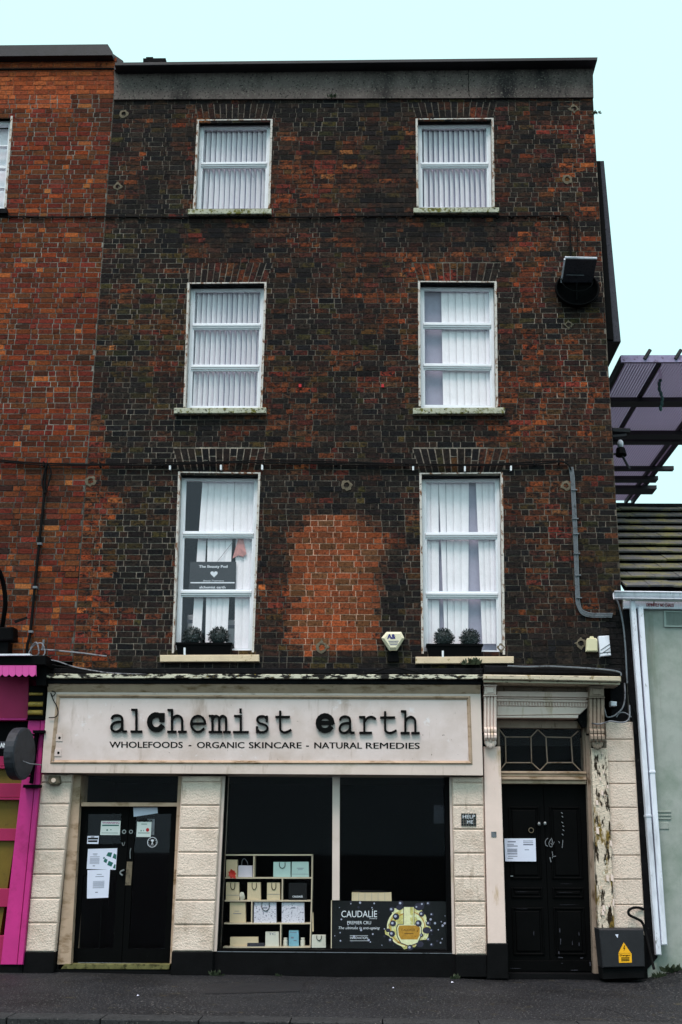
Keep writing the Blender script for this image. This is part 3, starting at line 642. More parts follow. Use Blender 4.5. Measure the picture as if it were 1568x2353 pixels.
# mortar repair rings round old wall ties
M_cem = mat('cement_patch', S(104, 95, 82), 0.95, 0.25, 16, [(S(84, 76, 64), 20, 0.55, 0.7)], 0.6, 60, 0.1)
for i, (x, y, r, dk) in enumerate(((1319, 250, 13, 0), (1304, 412, 13, 0), (1307, 746, 11, 0), (1301, 1116, 12, 1), (740, 1487, 15, 0), (285, 262, 12, 1), (271, 429, 12, 1), (797, 1115, 13, 0), (1336, 1478, 13, 1), (209, 1106, 13, 1), (1152, 1488, 10, 1))):
    rg = random.Random(i+50); c = xz((x, y)); n = 16; vs = []; ro = [r*0.0061*rg.uniform(.8, 1.15)*(1 if i % 2 else (1.1 if k % 4 == 0 else .85)) for k in range(n)]; ri = [r*0.0061*rg.uniform(.42, .6) for k in range(n)]
    for rr_, y_ in ((ro, 0.004), (ro, -0.006), (ri, -0.010), (ri, 0.004)): vs += [(c[0]+rr_[k]*math.sin(6.2832*k/n), y_, c[1]+rr_[k]*math.cos(6.2832*k/n)) for k in range(n)]
    mb = MB(); mb.add(vs, [[a*n+k, a*n+(k+1) % n, (a+1)*n+(k+1) % n, (a+1)*n+k] for a in range(3) for k in range(n)]); obj('mortar_patch', mb, M_cem, BB)
mb = MB().prism([(620*.9191, 1049), (620*.9191+1, 1049), (571, 962), (570, 962)], -0.003, 0.0)

# ------------------------------------------------------------------ cables on the main front
CB = [(-30, 1056), (0, 1057), (100, 1064), (230, 1066), (373, 1064), (480, 1061), (605, 1059), (772, 1062), (930, 1065), (1102, 1066), (1229, 1062), (1285, 1058), (1304, 1063), (1313, 1076)]
mb = MB()
for i in range(3): mb.tube_px([(x, y+i*2.2+math.sin(x*0.03+i*2)*1.2) for x, y in CB], -0.035-0.006*i, 0.0085, 6)
for (x, y) in CB[2:-2]: mb.prism(rect(x-1.5, y-4, x+1.5, y+7), -0.055, 0)
obj('wall_cable', mb, M_cable, label='black cable bundle running along both brick fronts above the first floor windows', cat='cable')
CD = [(1312.6, 1073), (1316, 1095), (1317.7, 1124), (1322.7, 1225.5), (1326, 1320), (1328, 1372.7), (1330, 1390), (1338, 1406), (1356, 1413), (1380, 1414), (1408, 1414)]
mb = MB()
for i in range(4): mb.tube_px([(x+(i-1.5)*2.6*(1 if y < 1400 else .3), y+(0 if y < 1400 else (1.5-i)*2.8)) for x, y in CD], -0.028-.003*(i % 2), 0.0082, 6)
for y in (1124, 1190, 1225, 1270, 1320, 1372): mb.prism(rect(1311+(y-1073)*.045, y, 1325+(y-1073)*.045, y+2.4), -0.05, 0)
obj('grey_conduit', mb, M_gcable, label='bundle of grey cables dropping down the corner and bending to the gutter', cat='cable')
mb = MB(); mb.tube_px([(-30, 497), (0, 497), (120, 499), (262, 498), (420, 499), (560, 499), (700, 499), (900, 496), (1150, 497), (1290, 496), (1304, 500), (1309, 512), (1311, 560), (1312, 594)], -0.02, 0.013, 6)
mb.tube_px([(1326, 512), (1328, 560), (1329, 594)], -0.02, 0.006, 6)
for x in range(20, 1290, 33): mb.prism(rect(x, 494.5, x+2, 500.5), -0.034, 0)
obj('conduit_pipe', mb, M_cable, label='thin dark conduit under the top windows bending down to the drum lamp', cat='conduit')
mb = MB(); mb.tube_px([(108, 1064), (104, 1100), (103, 1133), (90.8, 1249.5), (80.7, 1350), (70.6, 1451), (63, 1488), (66, 1530), (72, 1560)], -0.04, 0.02, 7)
mb.tube_px([(112, 1066), (118, 1085), (112, 1110), (104, 1133), (98, 1110), (104, 1080), (110, 1066)], -0.06, 0.012, 6)
dp = obj('black_drop_cable', mb, M_cable, label='thick black cable dropping down the left brick front from the cable bundle', cat='cable')
for p in ((90.8, 1249), (80.7, 1349), (70.6, 1451)): obj('cable_clip', MB().prism(rect(p[0]-5, p[1]-2.5, p[0]+5, p[1]+2.5), -0.07, -0.012), M_gcable, dp)
for (x, y) in ((391, 1073), (508, 1073), (603, 1073), (950, 1074), (1069, 1076), (1175, 1075)):
    obj('wall_peg', MB().prism(rect(x-2, y-5, x+2, y+6), -0.05, 0), M_white, label='short white peg fixed to the arch over a first floor window', cat='peg', group='white pegs over the first floor windows')
M_redp = mat('red_plastic', S(180, 30, 40), 0.5, 0.05, 5, (), 0, 10, 0.3)
for (x, y) in ((690, 886), (880, 886)): obj('red_marker', MB().prism(rect(x-3, y-3.5, x+3, y+3.5), -0.02, 0), M_redp, label='tiny red square marker on the brick between the second floor windows', cat='marker', group='red markers on the brick')

# ------------------------------------------------------------------ shopfront
mb = MB(); mb.prism([(110, 1535), (1112, 1535), (1112, 1549), (110, 1549)], -0.16, 0.0, 0.02); mb.prism([(1113.5, 1528), (1430, 1536), (1430, 1550), (1113.5, 1547)], -0.2, 0.0, 0.02)
obj('lead_flashing', mb, M_dark, BB)
mb = MB(); mb.prism([(107, 1548), (1111, 1550), (1111, 1560), (106, 1558.5)], -0.40, -0.001, 0.008); obj('shop_cornice', mb, M_cornice, BB)
mb = MB(); mb.prism([(107, 1560), (1111, 1562), (1110, 1572), (108, 1571)], -0.34, -0.001, 0.01); obj('cornice_underside', mb, M_dark, BB)
FO = [(111.8, 1571), (1104.5, 1574.5), (1110.8, 1781.5), (95.7, 1775.4)]; FI = [(130.8, 1595.3), (1081.6, 1599.5), (1086.8, 1757), (116, 1755.3)]
Yf = -0.25; fo = [xz(p, Yf) for p in FO]; fi = [xz(p, Yf) for p in FI]
mb = MB()
def ringq(mb, A, B, Ya, Yb_):
    mb.add([(p[0], Ya, p[1]) for p in A] + [(p[0], Yb_, p[1]) for p in B], [[i, 4+i, 4+(i+1) % 4, (i+1) % 4][::1] for i in range(4)])
ringq(mb, fo, fi, Yf, Yf); mb.add([(p[0], Yf, p[1]) for p in fo] + [(p[0], 0.42, p[1]) for p in fo], [[i, (i+1) % 4, 4+(i+1) % 4, 4+i] for i in range(4)])
SF = obj('shop_fascia', mb, M_cream, BB)
mb = MB(); a = fi
def shrink(q, d_): return [(q[0][0]+d_, q[0][1]-d_), (q[1][0]-d_, q[1][1]-d_), (q[2][0]-d_, q[2][1]+d_), (q[3][0]+d_, q[3][1]+d_)]
f2, f3, f4 = shrink(fi, .02), shrink(fi, .035), shrink(fi, .05)
ringq(mb, fi, f2, Yf, Yf-0.018); ringq(mb, f2, f3, Yf-.018, Yf-0.006); ringq(mb, f3, f4, Yf-.006, Yf+.012); obj('fascia_moulding', mb, M_mould, SF)
mb = MB(); mb.add([(p[0], Yf+.012, p[1]) for p in f4], [[3, 2, 1, 0]]); obj('fascia_panel', mb, M_panel, SF)
mb = MB(); top = [xz(p, Yf) for p in ((112, 1572), (1104, 1575.5), (1103.5, 1584), (111.5, 1580))]
mb.add([(top[0][0], Yf-.07, top[0][1]), (top[1][0], Yf-.07, top[1][1]), (top[2][0], Yf-.004, top[2][1]-.06), (top[3][0], Yf-.004, top[3][1]-.06)], [[3, 2, 1, 0]]); obj('cove_moulding', mb, M_mould, SF)
# typewriter lettering
def arc(cx, cy, rx, ry, a0, a1, n=14): return [(cx+rx*math.cos(R(a0+(a1-a0)*i/n)), cy+ry*math.sin(R(a0+(a1-a0)*i/n))) for i in range(n+1)]
GL = {
 'a': [[(.10, .80), (.16, .92), (.32, 1.0), (.52, 1.0), (.70, .92), (.77, .75), (.77, .55)], [(.77, .62), (.77, .12), (.84, 0), (1.03, 0)], [(.77, .60), (.50, .60), (.22, .52), (.07, .32), (.09, .12), (.25, 0), (.45, 0), (.64, .1), (.77, .26)]],
 'l': [[(.08, 1.35), (.53, 1.35), (.53, 0)], [(0, 0), (1.06, 0)]],
 'c': [arc(.5, .5, .45, .5, 38, 325), [(.88, 1.0), (.88, .62)]],
 'h': [[(0, 1.35), (.22, 1.35), (.22, 0)], [(-.02, 0), (.44, 0)], [(.22, .66), (.32, .88), (.50, 1.0), (.68, .96), (.80, .80), (.82, .6), (.82, 0)], [(.62, 0), (1.04, 0)]],
 'e': [[(.05, .52), (.93, .52)], arc(.49, .5, .45, .5, 3, 322)],
 'm': [[(-.02, 1), (.13, 1), (.13, 0)], [(-.03, 0), (.28, 0)], [(.13, .75), (.20, .94), (.32, 1.0), (.44, .93), (.48, .75), (.48, 0)], [(.48, .75), (.56, .94), (.68, 1.0), (.79, .93), (.84, .75), (.84, 0)], [(.37, 0), (.60, 0)], [(.72, 0), (1.04, 0)]],
 'i': [[(.08, 1), (.52, 1), (.52, 0)], [(0, 0), (1.04, 0)], [(.50, 1.22), (.50, 1.42)]],
 's': [[(.86, .98), (.86, .68)], [(.86, .78), (.72, .95), (.48, 1.0), (.22, .94), (.12, .76), (.24, .60), (.50, .52), (.78, .43), (.91, .26), (.82, .08), (.55, 0), (.30, .02), (.12, .16)], [(.10, .32), (.10, 0)]],
 't': [[(0, .96), (.90, .96)], [(.28, 1.30), (.28, .28), (.34, .10), (.52, 0), (.76, .03), (1.0, .14)]],
 'r': [[(-.02, .98), (.28, .98), (.28, 0)], [(0, 0), (.74, 0)], [(.28, .66), (.42, .86), (.62, .98), (.82, .98), (1.0, .88)]],
}
LET = [('a', 253, 290, 0), ('l', 301, 325, 0), ('c', 340, 379, 1), ('h', 386, 427, 0), ('e', 437, 475, 0), ('m', 482, 528, 0), ('i', 536.5, 570, 0), ('s', 587, 619, 0), ('t', 634, 669.5, 0), ('e', 728, 768, 1), ('a', 778, 814, 0), ('r', 827, 864, 0), ('t', 875, 911.5, 0), ('h', 922.7, 963, 0)]
mb = MB(); YL = Yf-0.028
for li, (ch, xa, xb, bold) in enumerate(LET):
    if li == 9: obj('raised_lettering', mb, M_letter, SF); mb = MB()
    base = 1679 + (xa-253)/710*3.8 + (0 if bold else 1.5); xh = 37.0; w = 11.5 if bold else 4.9
    for si, st in enumerate(GL[ch]):
        inset = 2.2 if bold else 1.0
        pts = [(xa+inset+(xb-xa-2*inset)*u, base-(1.5 if bold else 0)-xh*v*(0.93 if bold else 1)+(-1.5 if bold else 0)) for u, v in st]
        if 4 < len(pts) < 14: pts = spline(pts, 3)
        mb.stroke(pts, w*(0.8 if (bold and si == 0 and ch == 'e') else 1), YL-0.0006*si, Yf+0.004)
obj('raised_lettering', mb, M_letter, SF)
for wd, xa, xb in (('WHOLEFOODS', 252.6, 420.3), ('ORGANIC', 453.7, 562), ('SKINCARE', 573, 693.4), ('NATURAL', 723.3, 832.3), ('REMEDIES', 841.8, 965)):
    t = lambda x: (x-252)/713*2.6
    mb = MB(); mb.text(wd, [(xa, 1704+t(xa)), (xb, 1704+t(xb)), (xb, 1718+t(xb)), (xa, 1718+t(xa))], Yf+0.009, 0.016); obj('tagline_lettering', mb, M_letter, SF)
for r_ in (rect(434, 1712, 440.5, 1714.5), rect(704, 1713, 710.5, 1715.5)): obj('tagline_dash', MB().flat(r_, Yf+0.009), M_letter, SF)
for (x, y) in ((137, 1828-0), (134, 1863)):
    yy = 1640+(535 if x == 137 else 633)/2.613; px_, py_ = (390 if x == 137 else 383)*.35174, yy*.9191
    mb = MB().prism(rect(px_-9, py_-9, px_+7, py_+8), Yf+.004, Yf+.012, .002); obj('fixing_plate', mb, M_panel, SF)
    cc = xz((px_, py_), Yf); obj('fixing_hole', MB().disc(cc, .018, .018, Yf+.0025, Yf+.01, 12), M_letter, SF)

# rusticated pilasters
def pilaster(q, cuts, Yf, depth=0.45, name='pilaster', m=None, bev=0.012):
    mb = MB(); H = q[3][1]-q[0][1]
    back = [xz(p, Yf+0.02) for p in q]; mb.prismW(sub(back, .004, .996, 0.002, .998), Yf+0.022, depth)
    vs = [0.0]+[(c-q[0][1])/H for c in cuts]+[1.0]
    for a, b in zip(vs[:-1], vs[1:]):
        if b-a < 0.004: continue
        g = 1.3/H; mb.prism(sub(q, 0.015, .985, a+g, b-g), Yf, Yf+0.021, bev)
    return obj(name, mb, m or M_block, BB)
p1 = pilaster([(96, 1779), (168, 1779), (126.4, 2188), (57.5, 2188)], [1798.6, 1847.5, 1899.6, 1953, 2009.5, 2064.7, 2121], -0.12)
p2 = pilaster([(418.5, 1783), (511, 1783), (490.5, 2187), (395.5, 2187)], [1797.6, 1851, 1904, 1958.7, 2013.8, 2069.6, 2125.4], -0.12)
p3 = pilaster([(1039, 1785), (1112, 1785), (1119.5, 2194.5), (1048, 2194.5)], [1799, 1851.3, 1906, 1960.6, 2015.4, 2071.9, 2128.7], -0.12)
p4 = pilaster([(1391, 1658), (1455, 1658), (1484, 2150), (1412, 2150)], [1699, 1750, 1801, 1855.5, 1909.5, 1965.3, 2020.5, 2078.9, 2134], -0.06, 0.45, bev=.006)
for q in ([(57.5, 2188), (126.4, 2188), (122, 2250), (50, 2250)], [(395.5, 2187.5), (491, 2187.5), (488, 2248), (392, 2248)], [(1048, 2195), (1119.5, 2195), (1120.5, 2246), (1049, 2246)]):
    obj('plinth', MB().prism(q, -0.135, 0.45, 0.01), M_plinth, BB)
obj('plinth', MB().prism([(1412, 2150.5), (1484, 2150.5), (1490, 2250), (1416, 2250)], -0.075, 0.45), M_plinth, BB)
# side strips of the openings (door jamb on the left pilaster, window jambs)
obj('door_jamb', MB().prism([(169, 1780), (187, 1780), (163, 2216), (132, 2216)], -0.02, 0.40), M_mould, BB)
obj('door_jamb', MB().prism([(410.5, 1783), (418, 1783), (397, 2214), (391, 2214)], -0.02, 0.40), M_mould, BB)
obj('window_jamb', MB().prism([(511.5, 1783), (518, 1783), (498.5, 2186), (491.5, 2186)], -0.06, 0.40), M_cream, BB)
obj('window_jamb', MB().prism([(1033.5, 1786), (1038.5, 1786), (1046.5, 2192), (1040.5, 2192)], -0.06, 0.40), M_cream, BB)
# dark soffit above the openings, dark backs of shop
mb = MB(); z0 = xz((600, 1778), -0.1)[1]; mb.box(XP+.13, 1.5, 0.0, 5.0, z0, 2.94); obj('shop_ceiling', mb, M_shell, BB)
mb = MB(); mb.box(XP+.13, 1.5, 2.6, 2.7, 0.05, z0-.001); mb.box(-2.35, -2.25, 0.46, 2.59, .05, z0-.001); mb.box(1.40, 1.5, 0.46, 2.59, .05, z0-.001); obj('shop_rear_wall', mb, M_shell, BB)
# shop door
mb = MB(); mb.prism([(188, 1843.5), (411.5, 1844.5), (411, 1853), (187, 1852.5)], 0.0, 0.2); TR = obj('transom_bar', mb, M_mould, BB)
mb = MB().prism([(190, 1780), (413, 1783), (411.5, 1843.5), (189, 1842.5)], 0.08, 0.09); obj('transom_glass', mb, M_shopglass, BB)
DQ = [(187, 1853.5), (409.5, 1853.5), (390.5, 2214), (160.5, 2214)]; YD = 0.10
dq = [xz(p, YD) for p in DQ]; mb = MB()
cx = lambda x: (190+x/5.348)*.9191; cy = lambda y: (2000+y/5.348)*.9191
GLS = [[(cx(165), cy(188)), (cx(612), cy(188)), (cx(600), cy(590)), (cx(140), cy(590))], [(cx(100), cy(1010)), (cx(555), cy(1010)), (cx(500), cy(1985)), (cx(22), cy(1985))], [(cx(800), cy(188)), (cx(1275), cy(188)), (cx(1190), cy(1990)), (cx(705), cy(1990))]]
# leaves as frames round the panes
def Q4(a, b, c, d_): return [a, b, c, d_]
mid_t, mid_b = (cx(715), DQ[0][1]), (cx(610), DQ[3][1])
Lf = [DQ[0], mid_t, mid_b, DQ[3]]; Rl = [(mid_t[0]+1.2, mid_t[1]), DQ[1], DQ[2], (mid_b[0]+1.2, mid_b[1])]
def leaf(mb, L, panes):
    tops = [L[0], L[1]]
    # stiles
    def side(y, e0, e1): t = (y-e0[1])/(e1[1]-e0[1]); return e0[0]+(e1[0]-e0[0])*t
    ys = [L[0][1]]; segs = []
    for p in panes: segs.append((p[0][1], p[3][1], p))
    y = L[0][1]
    for (a, b, p) in segs:
        mb.prism([(side(y, L[0], L[3]), y), (side(y, L[1], L[2]), y), (side(a, L[1], L[2]), a), (side(a, L[0], L[3]), a)], YD, YD+.05)
        mb.prism([(side(a, L[0], L[3]), a), p[0], p[3], (side(b, L[0], L[3]), b)], YD, YD+.05)
        mb.prism([p[1], (side(a, L[1], L[2]), a), (side(b, L[1], L[2]), b), p[2]], YD, YD+.05); y = b
    mb.prism([(side(y, L[0], L[3]), y), (side(y, L[1], L[2]), y), L[2], L[3]], YD, YD+.05)
leaf(mb, Lf, GLS[:2]); leaf(mb, Rl, GLS[2:])
SD = obj('shop_door', mb, M_doorblk, BB)
for g in GLS: obj('glass_pane', MB().prism(g, YD+.02, YD+.024), M_doorglass, SD)
obj('glazing_bar', MB().prism([(cx(345), cy(1340)), (cx(362), cy(1340)), (cx(325), cy(1985)), (cx(308), cy(1985))], YD+.005, YD+.03), M_black, SD)
M_bronze = mat('tarnished_plate', S(112, 98, 82), 0.5, 0.25, 12, [(S(60, 52, 42), 18, 0.5, 0.7)], 0.1, 40, 0.4, 0.3)
obj('push_plate', MB().prism([(cx(685), cy(825)), (cx(760), cy(825)), (cx(738), cy(1140)), (cx(662), cy(1140))], YD-.006, YD), M_bronze, SD)
M_chrome = mat('dull_chrome', S(150, 152, 156), 0.35, 0.1, 8, (), 0, 10, 0.5, 0.6)
mb = MB(); mb.tube_px([(cx(650), cy(935)), (cx(605), cy(955)), (cx(598), cy(985)), (cx(628), cy(1010))], YD-.03, .011, 6); obj('door_handle', mb, M_chrome, SD)
mb = MB(); mb.tube_px([(cx(740), cy(645)), (cx(728), cy(700)), (cx(730), cy(785))], YD-.015, .006, 6); obj('door_pull', mb, M_chrome, SD)
for (x, y) in ((648, 425), (740, 425)): c = xz((cx(x), cy(y)), YD); obj('lock_ring', MB().ring(c, .026 if x > 700 else .028, .016, YD-.006, YD, 16), M_chrome, SD)
mb = MB(); mb.tube_px([(cx(622), cy(570)), (cx(628), cy(605)), (cx(645), cy(605)), (cx(658), cy(562))], YD-.01, .005, 5); obj('lock_hook', mb, M_chrome, SD)
obj('weather_bar', MB().prism([(cx(30), cy(2172)), (cx(1240), cy(2185)), (cx(1238), cy(2195)), (cx(28), cy(2182))], YD-.012, YD), M_gcable, SD)
obj('door_step', MB().prism([(150, 2215), (392, 2215.5), (389, 2228), (140, 2227)], -0.04, 0.40, .006), M_moss, BB)
obj('door_step_base', MB().prism([(128, 2228), (396, 2228.5), (394, 2250), (124, 2250)], -0.03, 0.4), M_plinth, BB)
# notices on the shop door
def lines(mb, q, rows, Y):
    for (u0, u1, v0, v1) in rows: mb.flat(sub(q, u0, u1, v0, v1), Y)
def notice(q, Y, label, rows=None, m=None, ink=None, name='paper_notice', cat='notice', group=None):
    o = obj(name, MB().prism(q, Y, Y+.0015), m or M_paper, label=label, cat=cat, group=group)
    if rows: mb = MB(); lines(mb, q, rows, Y-.001); obj('printing', mb, ink or M_ink, o)
    return o
YN = YD-.004; PG = 'papers stuck to the shop door'
notice([(cx(770), cy(103)), (cx(1092), cy(100)), (cx(1098), cy(176)), (cx(776), cy(226))], YN, 'blank white torn paper at the top of the right door leaf', group=PG)
wq = [(cx(342), cy(280)), (cx(602), cy(280)), (cx(590), cy(470)), (cx(327), cy(468))]
M_pale = mat('pale_green_card', S(206, 214, 214), 0.7, 0.04, 5, (), 0, 10, 0.2); M_mag = mat('magenta_print', S(168, 84, 138), 0.7, 0.1, 8, (), 0, 10, 0.2); M_teal = mat('teal_print', S(40, 96, 92), 0.7, 0.1, 8, (), 0, 10, 0.2)
o = notice(wq, YN, 'pale warning card with magenta WARNING heading on the left door leaf', m=M_pale, group=PG, name='warning_sign', cat='sign')
mb = MB(); mb.text('WARNING', sub(wq, .06, .94, .06, .2), YN-.001, .02); obj('lettering', mb, M_mag, o)
mb = MB(); mb.text('CCTV IN OPERATION', sub(wq, .06, .94, .26, .36), YN-.001, .01) if False else lines(mb, wq, [(.07, .92, .27, .36), (.3, .38, .6, .7), (.5, .56, .6, .66), (.06, .9, .84, .87)], YN-.001); obj('printing', mb, M_teal, o)
o = notice([(cx(158), cy(482)), (cx(312), cy(480)), (cx(304), cy(588)), (cx(152), cy(586))], YN, 'small white and black sticker below the left glass panel', [(.05, .95, .22, .45), (.08, .9, .55, .78), (.3, .6, .08, .18)], ink=M_print, name='door_sticker', cat='sticker', group=PG)
lq = [(cx(822), cy(290)), (cx(1015), cy(290)), (cx(1003), cy(496)), (cx(810), cy(494))]
o = obj('card_notice', MB().prism([(cx(955), cy(255)), (cx(1058), cy(255)), (cx(1050), cy(468)), (cx(950), cy(466))], YN+.0012, YN+.003), M_gcable, label='grey card tucked behind the pale card headed LIMERICK', cat='notice', group=PG)
o = notice(lq, YN-.001, 'pale card with red round mark and black heading LIMERICK', [(.3, .7, .14, .18), (.1, .9, .72, .76), (.28, .34, .54, .64), (.46, .5, .54, .62)], m=M_pale, ink=M_teal, group=PG)
mb = MB(); mb.text('LIMERICK', rect(cx(838), cy(262), cx(1030), cy(294)), YN-.003, .03); obj('lettering', mb, M_print, o)
c = xz((cx(962), cy(400)), YN); mb = MB().disc(c, .022, .024, YN-.0035, YN-.002, 14); obj('red_mark', mb, M_redp, o)
cc = xz((cx(1025), cy(565)), YN); ms = MB().disc(cc, .068, .068, YN, YN+.003, 28); o = obj('round_sticker', ms, M_letter, label='black round sticker with a white ring and tree mark on the right door leaf', cat='sticker', group=PG)
mb = MB().ring(cc, .067, .060, YN-.002, YN, 28); mb.disc((cc[0], cc[1]+.022), .022, .014, YN-.002, YN); mb.prismW([(cc[0]-.005, cc[1]+.01), (cc[0]+.005, cc[1]+.01), (cc[0]+.005, cc[1]-.02), (cc[0]-.005, cc[1]-.02)], YN-.0025, YN); mb.ring((cc[0], cc[1]-.026), .014, .009, YN-.002, YN, 12)
for k in range(12):
    a = k*math.pi/6
    if k in (0, 6): continue
    mb.disc((cc[0]+.049*math.sin(a), cc[1]+.049*math.cos(a)), .004, .004, YN-.002, YN, 6)
obj('emblem', mb, M_signw, o)
TXT = [(.12, .84, v, v+.022) for v in (.40, .46, .50, .54, .60, .66, .70, .74)]
mq = [(cx(165), cy(655)), (cx(557), cy(645)), (cx(535), cy(934)), (cx(147), cy(922))]
o = notice(mq, YN, 'white letter with a green street map taped to the left door leaf', [(.1*.9, .42, v, v+.02) for v in (.38, .45, .5, .55, .6, .66, .72)]+[(.18, .34, .24, .27), (.2, .32, .3, .32), (.2, .28, .82, .86)], group=PG)
mb = MB()
for poly in ([(.70, .18), (.84, .20), (.80, .42), (.64, .34)], [(.90, .24), (.985, .30), (.985, .52), (.86, .44)], [(.60, .46), (.70, .54), (.66, .70), (.56, .62)], [(.74, .58), (.90, .68), (.84, .86), (.70, .78)], [(.94, .74), (.985, .76), (.985, .95), (.90, .92)], [(.56, .40), (.60, .42), (.58, .5), (.53, .48)]): mb.flat([bil(mq, u, v) for u, v in poly], YN-.001)
obj('map_print', mb, M_teal, o)
notice([(cx(158), cy(938)), (cx(460), cy(930)), (cx(436), cy(1306)), (cx(150), cy(1318))], YN-.002, 'long white letter below the street map on the left door leaf', [(.26, .78, v, v+.013) for v in (.40, .44, .47, .50, .53, .56, .60, .63)]+[(.42, .64, .15, .17), (.36, .74, .23, .25), (.38, .5, .78, .81)], group=PG)

# shop window
mb = MB()
mb.prism([(518.5, 1783), (523, 1783), (506, 2180), (499, 2180)], 0.0, 0.12); mb.prism([(1022, 1786), (1033, 1786), (1040, 2190), (1029, 2190)], 0.0, 0.12); mb.prism([(499, 2180.5), (1040, 2186), (1041, 2191), (499, 2187)], -0.03, 0.12, .006)
DW = obj('shop_window', mb, M_black, BB)
obj('window_mullion', MB().prism([(764.5, 1783), (781.5, 1783), (781, 2069), (764, 2069)], 0.02, 0.10, .004), M_cream, DW)
obj('glass_pane', MB().prism([(523.5, 1781), (764, 1781), (763.5, 2179), (506.5, 2179)], 0.060, 0.064), M_shopglass, DW)
obj('glass_pane', MB().prism([(781.8, 1781), (1021.5, 1785), (1028, 2184), (766, 2181)], 0.062, 0.066), M_shopglass, DW)
obj('stall_riser', MB().prism([(488.5, 2188), (1049, 2191.5), (1050, 2250), (488, 2250)], -0.05, 0.45), M_plinth, BB)
obj('sill_flake', MB().prism([(500, 2186), (1042, 2190.5), (1042, 2191.6), (500, 2187.4)], -0.055, -0.028), M_gcable, DW)
z = xz((600, 2178), 0.3)[1]; mb = MB().box(at(500, 2178, .3).x-.1, 1.3, 0.13, 1.2, 0.1, z-.012); obj('display_floor', mb, M_shell, BB)
obj('reflection_strip', MB().prism([(998, 1850), (1020, 1850), (1022, 1892), (997, 1892)], 0.30, 0.31), M_hoard, BB)  # grey strip added inside the pane to stand for a reflection

# shelf unit and the goods on it
K = lambda x: 477.9+.37514*x
KY = lambda y: 1838.2+.37514*y
M_shelf = mat('cream_shelf_board', S(204, 188, 166), 0.6, 0.06, 5, (), 0.05, 30, 0.3)
YS = 0.34; mb = MB()
def shx(x, y):       # shelf edges lean with perspective: plain picture coordinates
    return (K(x), KY(y))
for (y, xa, xb) in ((337, 110, 642), (478, 108, 641), (618, 104, 638), (757, 100, 634), (902, 95, 630)): mb.prism([shx(xa, y-4), shx(xb, y-4), shx(xb, y+4), shx(xa, y+4)], YS, YS+.22)
for (x0_, y0_, x1_, y1_) in ((640, 342, 639, 474), (639, 482, 636, 614), (636, 622, 632, 753), (632, 761, 628, 898), (284, 342, 281, 474), (458, 482, 456, 614), (271, 622, 269, 753), (448, 761, 446, 898)):
    mb.prism([shx(x0_-3.5, y0_), shx(x0_+3.5, y0_), shx(x1_+3.5, y1_), shx(x1_-3.5, y1_)], YS+.002, YS+.22)
obj('display_shelf', mb, M_shelf, label='cream open shelf unit standing inside the shop window', cat='shelf')
M_bagc = mat('cream_bag_paper', S(208, 190, 160), 0.8, 0.06, 8, (), 0.05, 30, 0.2); M_bagt = mat('pale_teal_bag_paper', S(176, 202, 200), 0.8, 0.06, 8, (), 0.05, 30, 0.2)
M_bagp = mat('patterned_bag_paper', S(210, 208, 222), 0.8, 0.06, 8, [(S(120, 118, 140), 42, 0.56, 0.60)], 0.05, 30, 0.2); M_bagl = mat('lilac_bag_paper', S(206, 200, 214), 0.8, 0.06, 8, (), 0.05, 30, 0.2)
M_bagk = mat('black_bag_paper', S(22, 22, 25), 0.6, 0.06, 8, (), 0.05, 30, 0.2); M_bagw = mat('white_bag_paper', S(206, 204, 194), 0.8, 0.06, 8, (), 0.05, 30, 0.2); M_bluebox = mat('blue_carton', S(120, 168, 188), 0.6, 0.15, 14, (), 0.05, 30, 0.3)
BG = 'bags and boxes in the shop window display'
def bag(x0, y0, x1, y1, m, label, handle=None, name='gift_bag', cat='bag', Y=YS+.03, dep=.09, mark=None, hm=None):
    q = [shx(x0+1.5, y0), shx(x1-1.5, y0), shx(x1, y1), shx(x0, y1)]
    mb = MB().prism(q, Y, Y+dep); w = [xz(p, Y) for p in q]
    o = obj(name, mb, m, label=label, cat=cat, group=BG)
    if handle == 'down':
        a, b = x0+(x1-x0)*.36, x0+(x1-x0)*.68; h = (y1-y0)*.42
        mb = MB().tube_px([shx(a, y0+2), shx(a+1, y0+h*.7), shx((a+b)/2, y0+h), shx(b-1, y0+h*.7), shx(b, y0+2)], Y-.006, .0045, 5); obj('handle', mb, hm or M_cable, o)
    elif handle == 'up':
        a, b = x0+(x1-x0)*.25, x0+(x1-x0)*.62; h = 42
        mb = MB().tube_px([shx(a, y0+2), shx(a+2, y0-h*.7), shx((a+b)/2, y0-h), shx(b-1, y0-h*.6), shx(b+6, y0+2)], Y+.02, .004, 5); obj('handle', mb, hm or M_wcable, o)
    if mark:
        mb = MB()
        if isinstance(mark, str): mb.text(mark, [shx(x0+(x1-x0)*.22, y0+(y1-y0)*.72), shx(x1-(x1-x0)*.22, y0+(y1-y0)*.72), shx(x1-(x1-x0)*.22, y0+(y1-y0)*.86), shx(x0+(x1-x0)*.22, y0+(y1-y0)*.86)] if m is M_bagk else [shx(x0+(x1-x0)*.25, y0+5), shx(x1-(x1-x0)*.25, y0+5), shx(x1-(x1-x0)*.25, y0+19), shx(x0+(x1-x0)*.25, y0+19)], Y-.003, .02)
        else: lines(mb, q, mark, Y-.002)
        obj('printing', mb, M_signw if m is M_bagk else M_ink, o)
    return o
bag(113, 366, 183, 472, M_bagc, 'tall cream carton behind the red bow on the top shelf', name='carton', cat='box')
bag(187, 402, 275, 472, M_bagl, 'lilac gift bag with upright handles on the top shelf', 'up')
bag(402, 380, 508, 472, M_bagt, 'pale teal gift bag with looped handle on the top shelf', 'down')
bag(514, 379, 620, 472, M_bagt, 'pale teal carton at the end of the top shelf', name='carton', cat='box', mark=[(.3, .7, .4, .44), (.36, .64, .5, .53), (.02, .98, .8, .82)])
